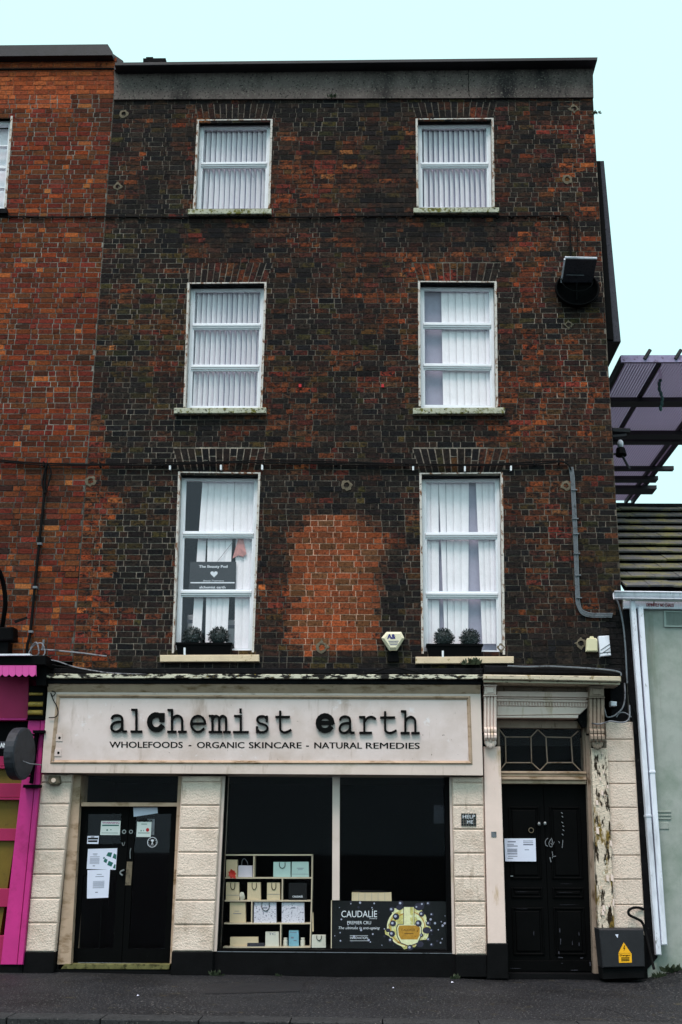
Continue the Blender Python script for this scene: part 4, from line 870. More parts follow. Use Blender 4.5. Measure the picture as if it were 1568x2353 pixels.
rb = random.Random(4); mb = MB(); c = at(K(150), KY(452), YS+.0)
for k in range(7):
    a = k*0.9; d1 = Vector((math.cos(a), -0.25, math.sin(a)))*.085*rb.uniform(.6, 1); n = Vector((-math.sin(a), 0, math.cos(a)))*.022
    mb.add([c, c+d1*.6+n, c+d1, c+d1*.6-n], [[0, 1, 2, 3]])
obj('ribbon_bow', mb, mat('red_ribbon', S(196, 50, 40), 0.5, 0.1, 8, (), 0, 10, 0.4), label='bright red ribbon bow on the top shelf', cat='bow')
bag(112, 505, 193, 612, M_bagc, 'cream gift bag at the window edge of the second shelf', 'down', mark=[(.0, 1, .72, .74)])
mb = MB().ball(at(K(210), KY(590), YS+.06), .042, .04, .055, 9, 6, lambda d_: 1+.25*noise.noise(d_*3)); obj('tissue_paper', mb, M_bagw, label='crumpled white tissue between cream bags on the second shelf', cat='tissue')
bag(243, 505, 325, 612, M_bagc, 'cream gift bag alone in the middle of the second shelf', 'down')
bag(363, 507, 444, 612, M_bagc, 'cream gift bag beside the divider of the second shelf', 'down', mark=[(.0, 1, .66, .68)])
bag(496, 509, 607, 612, M_bagk, 'black gift bag with small white lettering on the second shelf', mark='CAUDALÍE')
bag(135, 628, 233, 751, M_bagc, 'cream bag with a faint script mark on the third shelf', mark=[(.3, .6, .42, .44), (.22, .74, .54, .57)])
bag(283, 627, 421, 752, M_bagp, 'large patterned white gift bag with a long dark handle on the third shelf', 'down', mark=[(.4, .6, .24, .3), (.45, .55, .4, .43)])
bag(453, 629, 593, 752, M_bagp, 'patterned white carton at the end of the third shelf', name='carton', cat='box', mark=[(.42, .6, .22, .29)])
bag(137, 840, 310, 896, M_bagc, 'long low cream carton on the bottom shelf', name='carton', cat='box')
bag(242, 876, 350, 897, M_hoard, 'flat grey carton in front of the long cream one', name='carton', cat='box', Y=YS+.005, dep=.02)
bag(353, 808, 437, 896, M_bagw, 'white bag lettered TC on the bottom shelf', mark='TC')
bag(497, 800, 558, 896, M_bluebox, 'light blue carton between two small jars on the bottom shelf', name='carton', cat='box', mark=[(.1, .8, .1, .14), (.2, .5, .4, .5), (.5, .8, .6, .66)])
for (x, y, lb) in ((476, 850, 'nearer the TC bag'), (582, 852, 'nearer the shelf end')):
    c = at(K(x), KY(895), YS+.08); mb = MB(); n = 14; vs = []; pr = [(0.026, 0), (0.03, .008), (.03, .07), (.02, .078), (.026, .08), (.026, .105), (0, .106)]
    for r_, z_ in pr: vs += [(c.x+r_*math.cos(6.283*k/n), c.y+r_*math.sin(6.283*k/n), c.z+z_) for k in range(n)]
    mb.add(vs, [[a*n+k, a*n+(k+1) % n, (a+1)*n+(k+1) % n, (a+1)*n+k] for a in range(len(pr)-1) for k in range(n)]); obj('cosmetic_jar', mb, M_bagw, label='small white cosmetic jar beside the blue carton, '+lb, cat='jar', group=BG)
bag(637, 828, 724, 905, M_bagw, 'white gift bag standing beside the shelf unit', 'down', Y=.25)
bag(640, 690, 649, 806, M_bagc, 'slim cream carton leaning on the side of the shelf unit', name='carton', cat='box', Y=.36, dep=.04)
o = bag(882, 568, 1127, 640, M_bagc, 'wide cream display box behind the perfume poster', name='display_box', cat='box', Y=.30, dep=.25, mark=[(.17, .176, .02, .98), (.33, .336, .02, .98), (.5, .506, .02, .98), (.66, .666, .02, .98), (.83, .836, .02, .98)])
mb = MB()
for i in range(5): mb.prism([(K(890+i*12), KY(552+i*2.5)), (K(1080+i*10), KY(556+i*2)), (K(1082+i*10), KY(560+i*2)), (K(890+i*12), KY(557+i*2.5))], .32+i*.03, .34+i*.03)
obj('magazine_pile', mb, M_bagk, label='untidy pile of dark papers on the cream display box', cat='papers')
# perfume poster
PQ = [(764.5, 2069.7), (1027, 2071.5), (1030, 2181), (764, 2179.5)]; YPq = 0.085
PP = obj('poster', MB().prism(PQ, YPq, YPq+.004), mat('black_poster_print', S(12, 12, 17), 0.4, 0.2, 9, (), 0, 10, 0.3), label='black perfume poster with a gold bottle inside the shop window', cat='poster')
obj('poster_edge', MB().prism([(761.5, 2069), (763.5, 2069), (763, 2179), (761, 2179)], YPq-.002, YPq+.006), M_shelf, PP)
JX = lambda x: (820+x/4.9)*.9191
JY = lambda y: (2230+y/4.9)*.9191
def jq(x0, y0, x1, y1): return rect(JX(x0), JY(y0), JX(x1), JY(y1))
mb = MB(); mb.text('CAUDALÍE', jq(168, 208, 605, 310), YPq-.002); mb.text('PREMIER CRU', jq(240, 356, 532, 396), YPq-.002); mb.text('The ultimate in anti-ageing', jq(135, 424, 640, 466), YPq-.002, 0, .3); mb.text('INNOVATION', jq(276, 548, 492, 577), YPq-.002); mb.text('PARIS', jq(515, 320, 606, 332), YPq-.002)
mb.flat(jq(272, 533, 495, 537), YPq-.002); mb.flat(jq(272, 596, 495, 600), YPq-.002); obj('lettering', mb, M_signw, PP)
def ell(cx_, cy_, rx, ry, n=20): return [(JX(cx_+rx*math.cos(6.2832*k/n)), JY(cy_+ry*math.sin(6.2832*k/n))) for k in range(n)]
G1 = mat('gold_print', S(190, 182, 112), 0.5, 0.4, 24, [(S(226, 230, 196), 11, 0.48, 0.62), (S(110, 84, 36), 18, 0.60, 0.70)], 0, 10, 0.2); G2 = mat('amber_print', S(178, 132, 52), 0.5, 0.3, 25, [(S(90, 52, 16), 16, 0.6, 0.7)], 0, 10, 0.2); G3 = mat('pale_gold_print', S(222, 220, 178), 0.5, 0.15, 25, (), 0, 10, 0.2)
G4 = mat('grape_print', S(46, 44, 62), 0.4, 0.4, 30, (), 0, 10, 0.3); G5 = mat('grape_glint_print', S(170, 172, 196), 0.4, 0.2, 30, (), 0, 10, 0.3)
mb = MB(); rg = random.Random(3)
sp_ = []
for k in range(40):
    a = 6.2832*k/40; r = 1+.10*math.sin(5*a)+.07*math.sin(11*a+1); sp_.append((JX(985+258*r*math.cos(a)), JY(430+245*r*math.sin(a))))
mb.mat(0).flat(sp_, YPq-.0005)
mb.mat(4-1).flat(ell(990, 430, 200, 190), YPq-.0008) if False else None
for (a0, a1, r, w_, mi) in ((100, 250, 250, 3.2, 2), (110, 235, 222, 2.4, 1), (-60, 40, 236, 3.0, 2), (-70, 20, 205, 2.2, 1), (60, 130, 240, 2.6, 1), (130, 200, 190, 2.0, 2), (-20, 60, 176, 2.0, 2), (200, 262, 180, 2.6, 1)):
    mb.mat(mi).stroke([(JX(985+r*math.cos(R(a0+(a1-a0)*k/14))), JY(430+r*.95*math.sin(R(a0+(a1-a0)*k/14)))) for k in range(15)], w_, YPq-.0009-.00001*mi, YPq-.0006)
for px2, py2, r2 in ((1120, 180, 60), (1215, 470, 52), (880, 190, 42), (1130, 640, 46), (740, 470, 30)): mb.mat(3).flat(ell(px2, py2, r2, r2*.8, 12), YPq-.00105)
mb.mat(3).flat([(JX(x), JY(y)) for x, y in ((862, 392), (1128, 392), (1154, 436), (1150, 546), (1106, 630), (1000, 670), (894, 630), (848, 546), (840, 436))], YPq-.0011)
mb.mat(3).flat(jq(928, 178, 1062, 400), YPq-.00108)
mb.mat(2).flat(jq(935, 185, 1055, 400), YPq-.0012); mb.mat(0).flat(jq(1010, 185, 1048, 400), YPq-.0016)
mb.mat(2).flat([(JX(x), JY(y)) for x, y in ((870, 400), (1120, 400), (1145, 440), (1140, 540), (1100, 620), (1000, 660), (900, 620), (858, 540), (850, 440))], YPq-.0020)
mb.mat(1).flat([(JX(x), JY(y)) for x, y in ((878, 410), (1112, 410), (1132, 445), (1126, 530), (1100, 582), (900, 582), (872, 530), (864, 445))], YPq-.0024)
for (x, y, r) in ((838, 302, 40), (800, 385, 38), (788, 512, 38), (770, 590, 30), (1113, 385, 40), (1152, 270, 34), (895, 140, 34), (785, 215, 34), (1092, 185, 26), (1235, 385, 32), (1160, 150, 28), (1232, 140, 24), (1275, 275, 22), (1272, 472, 22), (1235, 580, 24), (1275, 645, 22), (1010, 682, 36), (1150, 530, 22)):
    mb.mat(3).flat(ell(x, y, r, r), YPq-.0030-.00001*x/100); mb.mat(4).flat(ell(x-r*.2, y-r*.1, r*.42, r*.42, 10), YPq-.0036)
for k in range(70):
    x, y = rg.uniform(70, 1440), rg.uniform(120, 680)
    if 700 < x < 1300 and rg.random() < .8: continue
    r = rg.choice([5, 6, 8, 10, 14]); mb.mat(4 if rg.random() < .6 else 3).flat(ell(x, y, r, r*1.1, 8), YPq-.0004-.000004*k)
obj('bottle_picture', mb, [G1, G2, G3, G4, G5], PP)
mb = MB(); mb.text('CAUDALÍE', jq(905, 444, 1075, 478), YPq-.003); mb.flat(jq(940, 505, 1050, 512), YPq-.003); obj('bottle_label', mb, mat('brown_print', S(70, 50, 28), 0.6, 0.1, 5, (), 0, 10, 0.2), PP)

# tile on the third pilaster, camera on the first
M_tilek = mat('black_mosaic', S(24, 25, 30), 0.3, 0.2, 12, (), 0, 10, 0.5)
hq = [(1060, 1868.7), (1095, 1868.7), (1095.4, 1898), (1060.4, 1898)]; mb = MB()
for i in range(6):
    for j in range(5): mb.prism(sub(hq, i/6+.012, (i+1)/6-.012, j/5+.012, (j+1)/5-.012), -0.131, -0.119)
HT = obj('mosaic_plaque', mb, M_tilek, label='small black mosaic plaque reading HELP ME on the cream pilaster', cat='plaque')
mb = MB(); mb.text('HELP', rect(1064, 1872.5, 1092, 1880.5), -.133); mb.text('ME', rect(1074, 1885, 1088, 1892.5), -.133); obj('lettering', mb, M_signw, HT)
sc = obj('security_sensor', MB().prism([(112, 1783), (136, 1783), (138, 1799), (132, 1804), (116, 1804), (110, 1799)], -0.21, -0.12, .015), M_cem, label='small dirty white sensor box at the top of the first pilaster', cat='sensor')
obj('sensor_lens', MB().disc(xz((124, 1793), -.21), .03, .03, -.225, -.205, 14), M_block, sc)

# ------------------------------------------------------------------ house door
mb = MB(); mb.prism([(1111.5, 1549.5), (1428, 1554), (1428, 1566), (1111.5, 1560)], -0.46, 0.0, .012); mb.prism([(1112.5, 1562.5), (1426, 1569), (1425, 1573), (1112.5, 1567)], -0.40, 0.0)
obj('door_cornice', mb, M_cornice if False else mat('lichened_cream_cornice', S(198, 184, 164), 0.8, 0.12, 7, [(S(60, 50, 38), 12, 0.60, 0.66, (1, 1, 3)), (S(128, 108, 66), 16, 0.58, 0.66)], 0.3, 50, 0.2), BB)
E0 = -0.06
mb = MB(); mb.prism([(1143, 1568), (1354, 1573), (1354, 1589), (1143, 1587)], E0+.05, .42); obj('frieze_shadow_board', mb, M_jamb, BB)
mb = MB()
mb.prism([(1143, 1588), (1353, 1590), (1352, 1602.5), (1143, 1600)], -0.11, 0.42, .006); mb.prism([(1143, 1601.5), (1352, 1604), (1352, 1607.5), (1143, 1604.5)], -0.07, .42)
mb.prism([(1143, 1606), (1352, 1609), (1351, 1614), (1143, 1611)], -0.10, .42, .004); mb.prism([(1143, 1611.5), (1351, 1614.5), (1350, 1625), (1143, 1622)], -0.06, .42)
mb.prism([(1143, 1622.5), (1350, 1625.5), (1334, 1641), (1143, 1644)], -0.085, .42, .008); mb.prism([(1143, 1645), (1330, 1642.5), (1329, 1650), (1143, 1649)], -0.11, .42, .004)
EN = obj('door_entablature', mb, M_post, BB)
mb = MB()
for i in range(31): x = 1146+i*6.55; mb.prism(rect(x, 1612+i*.1, x+3.6, 1621+i*.1), -0.085, -0.058, .003)
obj('dentil_course', mb, M_post, EN)
mb = MB(); mb.prism([(1335, 1627), (1352, 1625), (1353, 1668), (1340, 1672), (1330, 1655)], -0.03, .3); obj('rotted_timber', mb, M_dark, EN)
def corbel(px0, px1, y0, y1, m, name='corbel'):
    mb = MB(); w = px1-px0; q = rect(px0, y0, px1, y1); H = y1-y0
    mb.prism(sub(q, 0, 1, 0, .02), -0.30, 0.0); mb.prism(sub(q, 0.06, .94, .022, .165), -0.27, 0.0, .01); mb.prism(sub(q, .22, .78, .035, .14), -0.285, -.26, .01)
    mb.prism(sub(q, 0, 1, .17, .185), -0.28, 0.0)
    for k in range(4): mb.prism(sub(q, .04+.24*k, .22+.24*k, .187, .72), -0.25, -.2, .012)
    mb.prism(sub(q, .03, .97, .187, .75), -0.215, 0.0)
    c0 = at(px0+w*.02, y0+H*.80, -.23); c1 = at(px1-w*.02, y0+H*.80, -.23)
    for dz, r in ((.045, .05), (-.03, .058)):
        for k in range(4):
            a = c0.lerp(c1, .03+.245*k); b = c0.lerp(c1, .215+.245*k); mb.tube([a+Vector((0, 0, dz)), b+Vector((0, 0, dz))], r, 10)
    cc_ = at((px0+px1)/2, y0+H*.91, -.2)
    for k in range(5):
        a = R(-70+35*k); d_ = Vector((math.sin(a), -.2, -math.cos(a))); mb.ball(cc_+d_*.055, .028, .03, .05, 8, 6)
    mb.ball(cc_, .04, .05, .04, 8, 6)
    return obj(name, mb, m, BB)
corbel(1112, 1143, 1573, 1715, M_post); corbel(1354, 1391, 1577, 1718, M_jamb)
# posts
obj('door_post', MB().prism([(1112, 1715.5), (1150.5, 1715.5), (1164, 2168), (1122, 2168)], -0.14, 0.42, .006), M_post, BB)
obj('post_base', MB().prism([(1120.6, 2168.5), (1168, 2168.5), (1170, 2250), (1120, 2250)], -0.17, 0.42, .01), M_plinth, BB)
mb = MB(); mb.prism([(1129.5, 1911), (1141.3, 1911), (1141.6, 1923.6), (1129.8, 1923.6)], -0.146, -.139); obj('door_bell', mb, M_gcable, label='small grey square bell plate on the cream door post', cat='door bell')
mb = MB(); pts = [(1360, 1719), (1398, 1719), (1400, 1838), (1406, 1960)]; mb.prism([(1359, 1719), (1397, 1719), (1412.5, 2134), (1376.5, 2134)], -0.14, 0.42, .006)
obj('door_post', mb, M_decay, BB)['label'] = 'rotting post with peeling cream paint'
obj('post_base', MB().prism([(1377, 2134.5), (1413, 2134.5), (1417, 2250), (1382, 2250)], -0.13, 0.42), M_plinth, BB)
obj('door_jamb', MB().prism([(1346, 1690), (1358.5, 1690), (1382, 2240), (1365, 2240)], 0.0, 0.42), M_jamb, BB)
mb = MB(); rg = random.Random(5)
for i in range(16):      # flakes of paint standing off the rotten post
    x, y = rg.uniform(1366, 1398)+(0), rg.uniform(1725, 2120); x += (y-1719)*.037; s = rg.uniform(3, 9)
    q = [(x-s*.4, y-s), (x+s*.3, y-s*.8), (x+s*.5, y+s), (x-s*.3, y+s*.7)]; mb.prism(q, -.155, -.15)
obj('paint_flake', mb, M_post, BB)
# fanlight
FQ = [(1146.5, 1672), (1336, 1674), (1340, 1772), (1148, 1771)]; YF = .10
mb = MB(); fw = [xz(p, YF) for p in FQ]; mb.frameW([xz(p, YF) for p in ((1143, 1655), (1346, 1657), (1350, 1776), (1145, 1775))], .03, .04, .10, .02, YF-.02, YF+.1); FL = obj('fanlight', mb, M_jamb, BB)
obj('glass_pane', MB().prism(FQ, YF+.02, YF+.024), M_shopglass, FL)
L3 = lambda x, y: ((1106+x/2.613)*.9191, (1640+y/2.613)*.9191)
mb = MB()
for pl in ([(372, 478), (413, 530), (418, 695), (382, 742)], [(413, 530), (580, 530), (585, 697), (418, 697)], [(580, 530), (625, 482), (678, 530), (842, 533), (890, 490)], [(585, 697), (640, 748), (688, 697), (853, 697), (905, 750)], [(678, 530), (688, 697)], [(842, 533), (853, 697)]):
    for a, b in zip(pl[:-1], pl[1:]): mb.tube([at(*L3(*a), YF+.012), at(*L3(*b), YF+.012)], .0085, 5)
obj('leading', mb, M_jamb, FL)
mb = MB()
for (y0_, y1_, yy) in ((1772, 1777, -.02), (1778, 1784, .0), (1785, 1791, -.03), (1792, 1800.5, .01)): mb.prism([(1146, y0_), (1348, y0_+1), (1348.5, y1_+1), (1146.5, y1_)], yy, .2, .004)
obj('door_transom', mb, M_mould, BB)
HQ = [(1150.5, 1801), (1347, 1802), (1366, 2238), (1166, 2238)]; YH = .12; mb = MB()
mb.prism(sub(HQ, 0, .497, 0, 1), YH, YH+.05); mb.prism(sub(HQ, .503, 1, 0, 1), YH, YH+.05); HD = obj('house_door', mb, M_doorblk, BB)
for u0, u1 in ((.08, .44), (.56, .92)):
    for v0, v1, arch in ((.12, .50, 1), (.545, .60, 0), (.65, .90, 0)):
        mb = MB(); q = [xz(p, YH) for p in sub(HQ, u0, u1, v0, v1)]
        inn = mb.frameW(q, .022, .022, .022, .022, YH-.02, YH-.001, .008); mb.prismW(shrink(inn, .02), YH-.014, YH-.002, .012); obj('door_panel', mb, M_doorblk, HD)
obj('kick_board', MB().prism(sub(HQ, .02, .98, .93, .985), YH-.012, YH, .003), M_doorblk, HD)
DX = lambda x: (1230+x/5.74)*.9191
DY = lambda y: (2030+y/5.74)*.9191
for (x, y) in ((680, 172), (766, 165)):
    p = at(DX(x), DY(y), YH-.03); obj('door_knob', MB().ball(p, .022, .03, .027), M_chrome, HD, True)
mb = MB(); mb.ring(xz((DX(566), DY(262)), YH-.02), .036, .027, YH-.032, YH-.02, 18); obj('knocker_ring', mb, M_bronze, HD)
mb = MB().prism(rect(DX(272), DY(914), DX(308), DY(926)), YH-.03, YH-.01); obj('letter_slot', mb, M_chrome, HD)
M_chalk = mat('white_chalk', S(120, 122, 128), 0.95, 0.3, 60, (), 0, 10, 0.1)
mb = MB()
def chalk(pts, w=1.5, y=0): obj('chalk_mark', MB().stroke([(DX(a), DY(b)) for a, b in (spline(pts, 4) if len(pts) > 3 else pts)], w, YH-.026-y, YH-.024), M_chalk, HD)
chalk([(806, 375), (778, 405), (770, 440), (780, 475), (806, 492)]); chalk([(862, 378), (838, 410), (822, 450), (835, 490), (862, 500), (868, 470), (850, 450)]); chalk([(868, 395), (872, 450)]); chalk([(880, 470), (898, 430)], 1.2)
chalk([(962, 420), (975, 445)], 1.2); chalk([(1022, 405), (1018, 460), (1012, 512)]); chalk([(868, 568), (878, 620), (872, 660)]); chalk([(872, 640), (920, 634)]); chalk([(838, 655), (845, 690), (852, 716)], 2)
for p in ((1010, 15), (1018, 68), (1016, 152), (1032, 205), (1032, 262), (1020, 325)): chalk([(p[0]-10, p[1]-8), (p[0]+6, p[1]+6)], 1.6, .001)
mb = MB(); rg = random.Random(9)
for x, y, w, h in ((980, 1700, 10, 60), (990, 1860, 8, 90), (605, 1740, 6, 60), (1255, 1750, 7, 50), (1255, 1900, 8, 50), (965, 2020, 10, 40), (1000, 2088, 50, 14), (1290, 2095, 30, 20), (1415, 2180, 14, 60), (340, 2245, 90, 6), (1010, 2170, 20, 8), (1190, 2270, 80, 8), (1160, 1880, 6, 60), (440, 1390, 120, 3), (1080, 1030, 110, 2.5), (1080, 1155, 160, 2.5), (460, 1145, 120, 2.5), (1100, 1330, 160, 2.5)):
    mb.flat([(DX(x+rg.uniform(-1, -.5)*w), DY(y-h*.5)), (DX(x+rg.uniform(.1, 1)*w), DY(y-h*.45)), (DX(x+rg.uniform(.4, 1)*w), DY(y+h*.5)), (DX(x-rg.uniform(.4, 1)*w), DY(y+h*.4))], YH-.028-rg.uniform(0, .002))
obj('worn_patch', mb, M_hoard, HD)
obj('house_step', MB().prism([(1168, 2236), (1384, 2238), (1386, 2254), (1168, 2254)], -.05, .3, .006), M_plinth, BB)
hpq = [(DX(183), DY(380)), (DX(630), DY(378)), (DX(640), DY(710)), (DX(195), DY(708))]
notice(hpq, YH-.035, 'white planning notice taped to the black house door', [(.1, .36, .12, .17), (.08, .3, .24, .27), (.08, .42, .31, .35)]+[(.08, .4, v, v+.025) for v in (.45, .49, .53, .57, .63, .67)]+[(.1, .4, .76, .79), (.08, .26, .85, .88)]+[(.6, .92, v, v+.025) for v in (.1, .17, .24, .27)]+[(.64, .78, .48, .51)])

# ------------------------------------------------------------------ electrical box and hose
EQ = [(1377, 2135), (1480, 2135), (1483, 2222), (1386, 2224)]
EB = obj('electrical_box', MB().prism(EQ, -0.42, -0.09, .012), mat('black_box_paint', S(33, 33, 38), 0.6, 0.2, 8, [(S(80, 82, 88), 40, 0.66, 0.74)], 0.1, 40, 0.3), label='black electrical box with a yellow danger triangle against the wall', cat='electrical box')
obj('box_foot', MB().prism([(1384, 2224.5), (1482, 2222.5), (1482, 2246), (1386, 2250)], -0.38, -0.1), M_plinth, EB)
X6 = lambda x, y: ((1146+x/2.8)*.9191, (2000+y/2.8)*.9191)
M_yel = mat('yellow_sticker', S(246, 176, 30), 0.5, 0.05, 5, (), 0, 10, 0.3)
o = obj('danger_sign', MB().prism([X6(1160, 997), X6(1211, 1071), X6(1124, 1071)], -.424, -.42), M_yel, EB); obj('danger_label', MB().prism([X6(1124, 1074), X6(1215, 1073), X6(1217, 1138), X6(1127, 1140)], -.424, -.42), M_yel, EB)
mb = MB(); mb.text('Danger', [X6(1132, 1080), X6(1208, 1079), X6(1209, 1095), X6(1133, 1096)], -.4265, .02)
for y in (1102, 1112, 1122): mb.flat([X6(1142, y), X6(1200, y-1), X6(1200, y+4), X6(1142, y+5)], -.4265)
mb.flat([X6(1164, 1018), X6(1157, 1042), X6(1165, 1040), X6(1158, 1062), X6(1172, 1034), X6(1163, 1036), X6(1170, 1018)], -.4265); obj('lettering', mb, M_letter, EB)
obj('paint_chip', MB().prism([X6(1100, 942), X6(1122, 940), X6(1117, 966)], -.424, -.42), M_paper, EB)
mb = MB(); mb.tube([at(*X6(a, b), y) for a, b, y in spline([(1300, 765, -.08), (1262, 753, -.1), (1222, 756, -.14), (1194, 776, -.16), (1200, 805, -.16), (1245, 828, -.14), (1290, 858, -.12), (1315, 940, -.12), (1342, 1060, -.2), (1372, 1185, -.3)], 5)], .017, 8)
obj('black_hose', mb, M_cable, label='black flexible pipe looping up beside the electrical box', cat='pipe')

# ------------------------------------------------------------------ messy wires at both ends of the cornice
C4 = lambda x, y: ((1480+x/6.938)*.9191, (1640+y/6.938)*.9191)
def wire(pts, Y, r, m, label, conv=None, cat='wire', name='loose_wire', group='loose wires at the door cornice'):
    return obj(name, MB().tube_px([conv(*p) if conv else p for p in pts], Y, r, 6), m, label=label, cat=cat, group=group)
wire([(570, 470), (578, 620), (572, 780), (530, 910), (450, 990), (380, 1040), (268, 1058), (235, 960), (210, 880)], -.12, .010, M_wcable, 'grey wire looping down from the cornice end to the decayed corbel', C4)
wire([(655, 850), (662, 980), (650, 1080), (590, 1140), (480, 1150), (330, 1130), (250, 1150), (120, 1180), (0, 1165)], -.28, .010, M_wcable, 'pale wire hanging across the face of the decayed corbel', C4)
wire([(640, 620), (680, 800), (730, 930), (780, 1040)], -.1, .012, M_cable, 'black wire slanting behind the cornice towards the white pipe', C4)
wire([(430, 1060), (480, 990), (560, 980), (640, 1020), (690, 1060)], -.1, .008, M_wcable, 'thin arched wire above the rusticated pilaster', C4)
wire([(690, 900), (705, 1050), (740, 1200), (770, 1350)], -.1, .014, M_cable, 'thick black wire running down beside the white pipe', C4)
wire([(1167, 1530), (1210, 1532), (1260, 1531), (1310, 1533), (1360, 1536), (1404, 1540), (1425, 1545), (1428, 1552)], -.3, .011, M_gcable, 'weathered pale cable lying along the door cornice')
wire([(1232, 1537), (1290, 1539), (1350, 1542), (1405, 1549), (1432, 1556)], -.25, .012, M_cable, 'dark cable lying behind the pale one on the door cornice')
wire([(1409, 1362), (1421, 1385), (1428, 1410), (1434, 1445), (1438, 1490), (1440, 1530), (1442, 1570)], -.05, .012, M_gcable, 'grey cable curving down the corner below the gutter end')
wire([(820, 1550), (850, 1546), (880, 1538), (905, 1534), (940, 1540), (985, 1552)], -.3, .010, M_cable, 'thin dark wire arched over the cornice under the alarm box', group='loose wires on the shop cornice')
wire([(118, 1528), (150, 1533), (200, 1540), (250, 1546), (330, 1551), (420, 1552)], -.25, .012, M_cable, 'black cable sagging along the cornice from the pink shop', group='loose wires on the shop cornice')
wire([(100, 1515), (130, 1519), (170, 1532), (215, 1541), (260, 1547), (340, 1550)], -.3, .008, M_wcable, 'pale wire lying along the cornice from the pink shop', group='loose wires on the shop cornice')
wire([(95, 1493), (120, 1494), (150, 1497), (190, 1501), (228, 1506), (246, 1508)], -.06, .011, M_wcable, 'pale and dark twisted cable sloping across the brick', group='loose wires on the shop cornice')
wire([(70, 1490), (84, 1476), (90, 1500), (80, 1508), (66, 1506), (76, 1486), (96, 1478), (104, 1500), (92, 1515)], -.1, .010, M_wcable, 'tangled wire over the end of the pink shop', group='loose wires on the shop cornice')
wire([(101, 1470), (100, 1480), (98.5, 1492)], -.05, .016, M_gcable, 'short grey upright stub above the wire tangle', group='loose wires on the shop cornice')
wire([(120, 1588), (128, 1592), (122, 1600), (117, 1592), (124, 1610), (132, 1625), (134, 1640), (127, 1648), (113, 1649)], -.28, .007, M_cable, 'thin black wire hanging in a loop down the edge of the cream fascia', group='loose wires on the shop cornice')
obj('wire_box', MB().prism([C4(330, 780), C4(440, 790), C4(436, 868), C4(332, 868)], -.12, 0.0, .01), M_pvc, label='little white connection box in the dark gap beside the decayed corbel', cat='junction box')

# ------------------------------------------------------------------ pink shop building on the left
LBD = thing('pink_shop_building', (XP-2.0, 0.0, 0.0), 'red brick building with a bright pink and gold shopfront', 'building')
XL = XP-3.2
lw = [(-150, 268), (28, 267), (13, 477), (-150, 478)]; lwq = [xz(p) for p in lw]
Z_ltop = xz((100, 134))[1]
mb, mo = MB(), MB(); mb.col = []; mo.col = []
bricks(mb, mo, XL, XP-0.003, xz((100, 1520))[1], Z_ltop, [lwq], [], left_brick, left_mortar, J=0.0135)
n0 = len(mb.v)
for f_, c_ in zip(mo.f, mo.col): mb.f.append([n0+i for i in f_]); mb.mi.append(1); mb.col.append(c_)
mb.v += mo.v; obj('brick_wall', mb, [M_cbrick, M_mortar], LBD)
mb = MB().box(XL, XP-.01, .4, 9, 0, Z_ltop); obj('rear_mass', mb, M_shell, LBD)
mb = MB(); zt = xz((100, 103), -.15)[1]; zb_ = xz((100, 128), -.15)[1]; xe = xz((262, 133), -.12)[0]
mb.prismW([(XL, zt), (xz((248, 102), -.15)[0], zt), (xe-.02, zb_+.06), (xe-.02, zb_), (XL, zb_)], -.15, .02)
mb.add([(xz((248, 102), -.15)[0], .021, zt), (xe+.03, .021, zt-.02), (xe+.12, .5, zb_+.0), (xe-.02, .021, zb_)], [[0, 1, 2, 3]]) if False else None
mb.prismW([(XL, zt), (xz((252, 104))[0], zt), (xz((283, 137))[0], zb_+.02), (xz((283, 137))[0], zb_-.02), (XL, zb_-.02)], .021, .6)
obj('coping', mb, M_lead, LBD)
obj('string_course', MB().prism([(-80, 157.5), (262, 155.5), (262, 158.5), (-80, 160.5)], -.02, .004), M_dark, LBD)
mb = MB(); ins = sub(lwq, 0, .985, .01, .99); inn = mb.frameW(ins, .0, .06, .06, .05, .10, .2, .006); H = inn[0][1]-inn[3][1]
for py, wd in ((383, .05), (334, .022), (430, .022)):
    v = (inn[0][1]-at(10, py, .1).z)/H; mb.prismW(sub(inn, 0, 1, v-wd/2/H, v+wd/2/H), .105, .19)
LW = obj('window', mb, M_white, LBD)
obj('glass_pane', MB().prismW(inn, .15, .152), M_upglass, LW); obj('window_reveal', MB().prismW(sub(lwq, .985, 1.012, 0, 1), -.006, .3), M_reveal, LW)
obj('window_sill', MB().prism([(-60, 479), (16, 479), (16, 489), (-60, 490)], -.08, .19), M_dark, LW)
mb = MB().prismW(sub(lwq, 0, .97, .03, .98), .28, .285); obj('net_curtain', mb, M_blind, label='pale curtain in the window cut off by the picture edge', cat='curtain')
# shopfront
P0 = -.3
mb = MB(); mb.prism([(-60, 1503), (70, 1502), (70, 1506), (-60, 1507)], -.62, -.3); obj('cornice_strip', mb, M_pvc, LBD)
mb = MB(); mb.prism([(-60, 1508), (106, 1506), (106, 1528), (-60, 1528)], -.56, .0, .01); mb.prism([(83, 1529), (108, 1529), (106, 1575), (84, 1575)], -.42, .0); obj('shop_cornice', mb, M_black, LBD)
mb = MB(); x = -40.0; Yv = -.57
while x < 84:
    x2 = min(x+15.3, 84); n = 8; poly = [(x+.25, 1529), (x2-.25, 1529)]
    if x2-x > 9: poly += [(x2-.25-(x2-x-.5)*k/n, 1549.5+5.2*math.sin(math.pi*k/n)) for k in range(n+1)]
    else: poly += [(x2-.25, 1554), (x+.25, 1549.5)]
    mb.prism(poly, Yv, Yv+.02); x = x2
obj('scalloped_valance', mb, M_pink2, LBD)
obj('fascia_board', MB().prism([(-60, 1556), (67, 1556), (64, 1650), (-60, 1650)], -.12, .4), M_dpink, LBD); obj('fascia_moulding', MB().prism([(-60, 1650.5), (63, 1650.5), (61, 1655), (-60, 1655)], -.15, .4, .004), M_pink, LBD)
